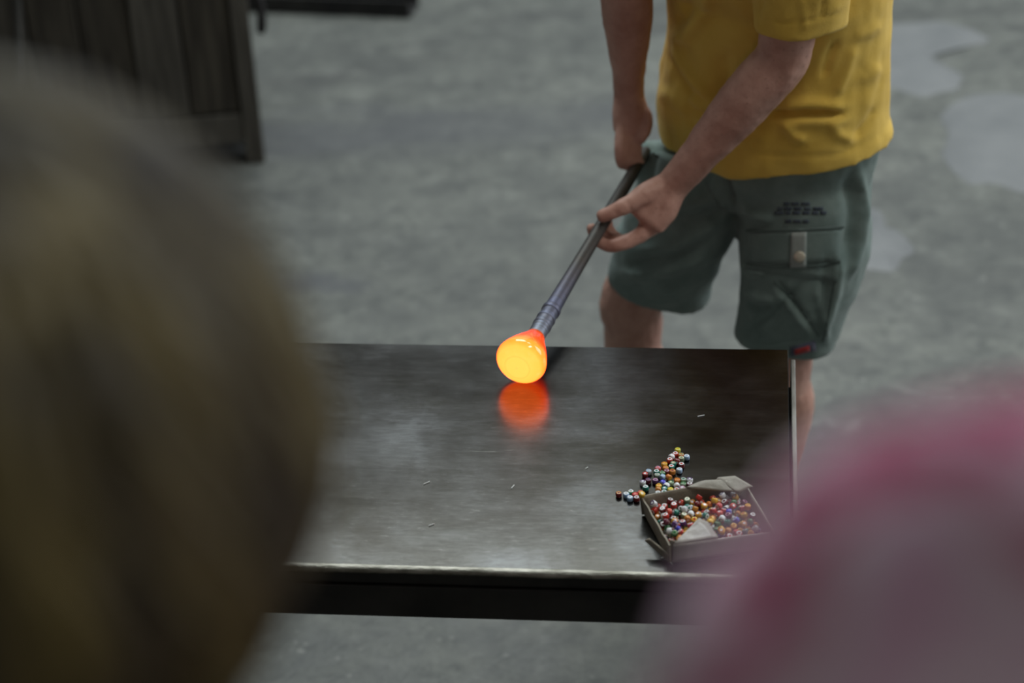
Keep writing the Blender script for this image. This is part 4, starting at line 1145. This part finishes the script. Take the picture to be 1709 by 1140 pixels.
SPILL = [  # (x, y in the close crop, outer, ring, core, lying on its side?, label)
    (1150, 175, 'lime', 'lime', 'yellow', 0, 'lime yellow glass bead farthest from the box, tip of the spill'),
    (1110, 245, 'red', 'white', 'red', 0, 'red-cored white-ringed bead just below the lime bead'),
    (1060, 280, 'white', 'white', 'purple', 1, 'white bead on its side with a dark end, near the lime bead'),
    (1195, 262, 'orange', 'sage', 'amber', 0, 'orange bead with greenish centre between white beads near the spill tip'),
    (1212, 300, 'sage', 'cream', 'sage', 0, 'dull green bead with cream ring below the orange one at spill tip'),
    (1295, 290, 'pale blue', 'white', 'pale blue', 0, 'pale blue-white bead at the right end of the spill tip'),
    (1015, 345, 'red', 'white', 'coral', 0, 'bright red bead with white top left of the spill tip'),
    (1145, 362, 'dark red', 'red', 'white', 1, 'crimson bead lying on its side below the spill tip'),
    (918, 420, 'yellow', 'orange', 'yellow', 0, 'mustard yellow bead with orange ring, upper left of the spill'),
    (1082, 405, 'teal', 'sage', 'cream', 0, 'teal bead with pale green face in the upper spill'),
    (1050, 452, 'teal', 'white', 'red', 0, 'teal bead with white ring and red eye'),
    (1215, 430, 'dark red', 'white', 'red', 0, 'dark red bead with white ring at the right of the upper spill'),
    (950, 488, 'orange', 'amber', 'orange', 0, 'plain orange bead below the mustard yellow one'),
    (1060, 545, 'amber', 'orange', 'dark red', 0, 'brown-orange bead in the middle of the upper spill'),
    (1180, 520, 'pale blue', 'white', 'pale blue', 0, 'pale blue bead with white top standing alone on the right'),
    (808, 495, 'coral', 'mauve', 'coral', 0, 'coral pink bead above the teal and green ones'),
    (785, 552, 'teal', 'white', 'teal', 0, 'teal bead with white top at left of the upper spill'),
    (880, 578, 'green', 'sage', 'green', 0, 'green bead with pale green face beside a maroon bead'),
    (965, 562, 'dark red', 'mauve', 'dark red', 0, 'maroon bead with mauve face in the middle of the spill'),
    (588, 598, 'dark red', 'red', 'white', 0, 'dark red bead with glossy red top, upper left of the spill'),
    (636, 556, 'grey', 'pale blue', 'grey', 0, 'grey-blue bead touching the upper left dark red bead'),
    (800, 612, 'sage', 'grey', 'sage', 0, 'grey-green bead in the centre left of the spill'),
    (862, 635, 'pale blue', 'grey', 'pale blue', 1, 'light grey-blue bead on its side in the centre of the spill'),
    (940, 645, 'orange', 'amber', 'yellow', 1, 'orange bead lying on its side in the centre of the spill'),
    (640, 702, 'maroon', 'purple', 'maroon', 0, 'maroon bead behind the white and purple one on the left'),
    (563, 728, 'white', 'purple', 'white', 0, 'white bead with purple pattern on the left of the spill'),
    (595, 825, 'teal', 'white', 'teal', 0, 'dark teal bead with white ring standing apart on the left'),
    (765, 705, 'purple', 'mauve', 'purple', 0, 'dark purple bead with mauve top in the centre left'),
    (890, 742, 'blue', 'pale blue', 'blue', 1, 'bright cobalt blue bead in the middle of the spill'),
    (945, 782, 'white', 'blue', 'white', 1, 'white bead with blue stripes beside the cobalt bead'),
    (1020, 752, 'sage', 'green', 'cream', 0, 'moss green bead right of the cobalt bead'),
    (1140, 700, 'orange', 'orange', 'amber', 0, 'bright orange ringed bead above the white one lying on its side'),
    (1138, 792, 'white', 'white', 'grey', 1, 'white bead lying on its side close to the back of the box'),
    (1250, 692, 'sage', 'grey', 'green', 0, 'grey-green bead at the right of the lower spill'),
    (1248, 768, 'sage', 'green', 'sage', 0, 'sage green bead beside the white one on its side'),
    (1350, 692, 'white', 'purple', 'white', 0, 'white bead with purple centre at the right end of the lower spill'),
    (1345, 768, 'maroon', 'white', 'maroon', 0, 'maroon bead with white top at the right end of the lower spill'),
    (822, 800, 'yellow', 'yellow', 'orange', 0, 'yellow bead with orange eye left of the cobalt bead'),
    (815, 858, 'amber', 'orange', 'yellow', 1, 'amber bead below the yellow one with orange eye'),
    (915, 848, 'teal', 'teal', 'white', 0, 'turquoise bead close to the back left of the box'),
    (916, 900, 'pale blue', 'white', 'teal', 0, 'pale turquoise and white bead touching the box back wall'),
    (1010, 862, 'yellow', 'lime', 'yellow', 0, 'yellow bead with lime top against the box back wall'),
    (1110, 868, 'red', 'white', 'red', 0, 'red and white ringed bead against the box back wall'),
    (1200, 848, 'mauve', 'mauve', 'white', 0, 'lilac bead against the box back wall'),
    (820, 922, 'grey', 'white', 'grey', 0, 'grey-white bead at the back left corner of the box'),
    (130, 935, 'dark red', 'amber', 'dark red', 0, 'lone dark red bead farthest left on the table'),
    (258, 945, 'pale blue', 'white', 'grey', 0, 'grey-blue bead with white top in the left cluster'),
    (325, 1005, 'pale blue', 'white', 'pale blue', 0, 'pale blue bead nearest the table front in the left cluster'),
    (340, 905, 'green', 'white', 'sage', 0, 'green bead with pale top at the back of the left cluster'),
    (385, 932, 'red', 'red', 'coral', 0, 'bright red bead in the left cluster'),
    (490, 925, 'red', 'coral', 'red', 0, 'orange-red bead at the right of the left cluster'),
    (430, 990, 'dark red', 'white', 'dark red', 0, 'dark red bead with white eye in front of the left cluster'),
]
placed = []
def rest_z(x, y, r=0.0037):
    z = TZ + BHh + 0.0002
    for (px, py, pz) in placed:
        d = math.hypot(px - x, py - y)
        if d < 2 * BR * 0.90:
            z = max(z, pz + math.sqrt(max(0.0, (2 * r) ** 2 - d * d)) * 0.85)
    return z
for (zx, zy, a, b_, c, side, lab) in SPILL:
    px, py = 1020 + zx / 10.364, 735 + zy / 10.364
    p = at_z(px, py, TZ + 0.004)
    # nudge away from neighbours so that the glass does not interpenetrate
    q = Vector((p.x, p.y))
    for _ in range(30):
        mv = Vector((0, 0))
        for (ox, oy, oz) in placed:
            dd = q - Vector((ox, oy)); L = dd.length
            if L < 2 * BR * 1.0: mv += dd.normalized() * (2 * BR * 1.0 - L) * 0.5
        # keep clear of the box walls
        rel = Vector((q.x - BA.x, q.y - BA.y, 0))
        det = BE.x * BG.y - BE.y * BG.x
        u = (rel.x * BG.y - rel.y * BG.x) / det; v = (BE.x * rel.y - BE.y * rel.x) / det
        if u > -0.016 and v < BD + 0.0075 and v > 0 and u < BW:
            if u < 0.0: mv += Vector((-BE.x, -BE.y)) * (u + 0.016) * 0.4
            else: mv += Vector((BG.x, BG.y)) * (BD + 0.0075 - v) * 0.4
        q += mv
        if mv.length < 1e-5: break
    placed.append((q.x, q.y, 0))
    yaw = random.uniform(0, 6.28)
    z = TZ + (BR * 1.03 if side else BHh + 0.0001)
    rot = (math.pi / 2, 0, random.uniform(-0.9, 0.9)) if side else (0, 0, yaw)
    add_bead((q.x, q.y, z + 0.0001), rot, (a, b_, c), lab, 'beads spilled on the steel table')

# the perched one on the box corner
add_bead(BA + BE * -0.0065 + BG * (BD - 0.002) + Vector((0, 0, BH + 0.0068)), (0.3, 0.2, 0), ('yellow', 'yellow', 'cream'), 'yellow bead perched on the back left corner of the box', 'beads spilled on the steel table')

# the pile inside: dropped one by one onto what lies there already
KINDS = [('red', 'white', 'red', 10), ('dark red', 'white', 'dark red', 8), ('orange', 'yellow', 'orange', 7), ('yellow', 'orange', 'white', 5), ('yellow', 'yellow', 'red', 4), ('white', 'white', 'grey', 5), ('white', 'purple', 'white', 4),
         ('green', 'sage', 'green', 4), ('teal', 'white', 'teal', 3), ('blue', 'white', 'blue', 4), ('purple', 'white', 'red', 4), ('pale blue', 'white', 'pale blue', 3), ('coral', 'red', 'white', 3), ('maroon', 'mauve', 'maroon', 4), ('amber', 'orange', 'cream', 3), ('sage', 'cream', 'sage', 2)]
bag = [k[:3] for k in KINDS for _ in range(k[3])]
names = {('red', 'white', 'red'): 'red bead with white ring', ('dark red', 'white', 'dark red'): 'dark red bead with white ring', ('orange', 'yellow', 'orange'): 'orange bead with yellow ring', ('yellow', 'orange', 'white'): 'yellow bead with orange ring',
         ('yellow', 'yellow', 'red'): 'yellow bead with red eye', ('white', 'white', 'grey'): 'plain white bead', ('white', 'purple', 'white'): 'white bead with purple ring', ('green', 'sage', 'green'): 'green bead', ('teal', 'white', 'teal'): 'teal bead with white ring',
         ('blue', 'white', 'blue'): 'cobalt blue bead', ('purple', 'white', 'red'): 'purple bead with white ring', ('pale blue', 'white', 'pale blue'): 'pale blue bead', ('coral', 'red', 'white'): 'coral red bead', ('maroon', 'mauve', 'maroon'): 'maroon bead with mauve face',
         ('amber', 'orange', 'cream'): 'amber bead', ('sage', 'cream', 'sage'): 'sage green bead with cream ring'}
R_ = 0.0045
pile = []
def drop(u, v):
    x = BA + BE * u + BG * v
    z = TZ + 0.003 + R_
    for (q, zz) in pile:
        d = math.hypot(q.x - x.x, q.y - x.y)
        if d < 2 * R_:
            z = max(z, zz + math.sqrt(4 * R_ * R_ - d * d))
    return x, z
tries = 0
in_box = []
while len(pile) < 262 and tries < 700:
    tries += 1
    best = None
    for _ in range(14):
        u, v = rng.uniform(0.0065, BW - 0.006), rng.uniform(0.0065, BD - 0.0065)
        x, z = drop(u, v)
        lim = TZ + 0.026 + 0.009 * (v / BD) + 0.003 * math.sin(u * 40)
        if z > lim: continue
        sc_ = z + 0.006 * (u / BW) * 0
        if best is None or sc_ < best[0]: best = (sc_, x, z, u, v)
    if best is None: continue
    pile.append((best[1], best[2]))
    k = bag[int(rng.integers(len(bag)))]
    u, v = best[3], best[4]
    where = ('front' if v < BD * 0.36 else 'back' if v > BD * 0.70 else 'middle') + (' left' if u < BW * 0.34 else ' right' if u > BW * 0.67 else '')
    rr = rng.uniform()
    rot = (rng.uniform(-0.5, 0.9), rng.uniform(-0.4, 0.4), rng.uniform(0, 6.28)) if rr < 0.62 else (math.pi / 2 + rng.uniform(-0.3, 0.3), rng.uniform(-0.3, 0.3), rng.uniform(0, 6.28))
    in_box.append((add_bead((best[1].x, best[1].y, best[2]), rot, k, 'x', 'beads in the cardboard box'), k, where))
# each is told apart by its colours, its place in the box and the bead it touches
used_labels = set()
for o, k, where in in_box:
    near = sorted((q for q in in_box if q[0] is not o and q[1][0] != k[0]), key=lambda q: (q[0].location - o.location).length - 0.4 * max(0.0, q[0].location.z - o.location.z))[:5]
    for other in near:
        lab = names[k] + " in the box's " + where + ', beside ' + ('an ' if other[1][0][0] in 'aeiou' else 'a ') + other[1][0] + ' one'
        if lab not in used_labels: break
    used_labels.add(lab)
    o['label'] = lab

# ---- slivers of glass and swarf on the table
for (px, py, L, a, lab) in ((712, 806, 0.010, 0.35, 'thin pale glass sliver on the table left of centre'), (856, 812, 0.008, 0.75, 'thin pale glass sliver on the table in front of the hot glass'), (720, 876, 0.008, 0.2, 'thin pale glass sliver nearest the front table edge'),
                            (1170, 694, 0.010, 0.0, 'thin pale glass sliver on the table behind the beads'), (1107, 931, 0.007, -0.2, 'thin pale glass sliver beside the torn box corner'), (979, 781, 0.004, 0.1, 'tiny pale glass chip on the table right of centre')):
    p = at_z(px, py, TZ + 0.0008)
    b = box_bm(-L / 2, L / 2, -0.0008, 0.0008, -0.0007, 0.0007, 0.0003, 1)
    for v in b.verts:
        k = abs(v.co.x) / (L / 2)
        v.co.y = v.co.y * (1 - 0.5 * k) + 0.0012 * math.sin(v.co.x / L * 3)
    o = bm_obj('glass_sliver', b, M['glassbit'])
    o.location = p; o.rotation_euler = (0, 0, a)
    tag(o, lab, 'glass sliver', 'glass slivers on the table')
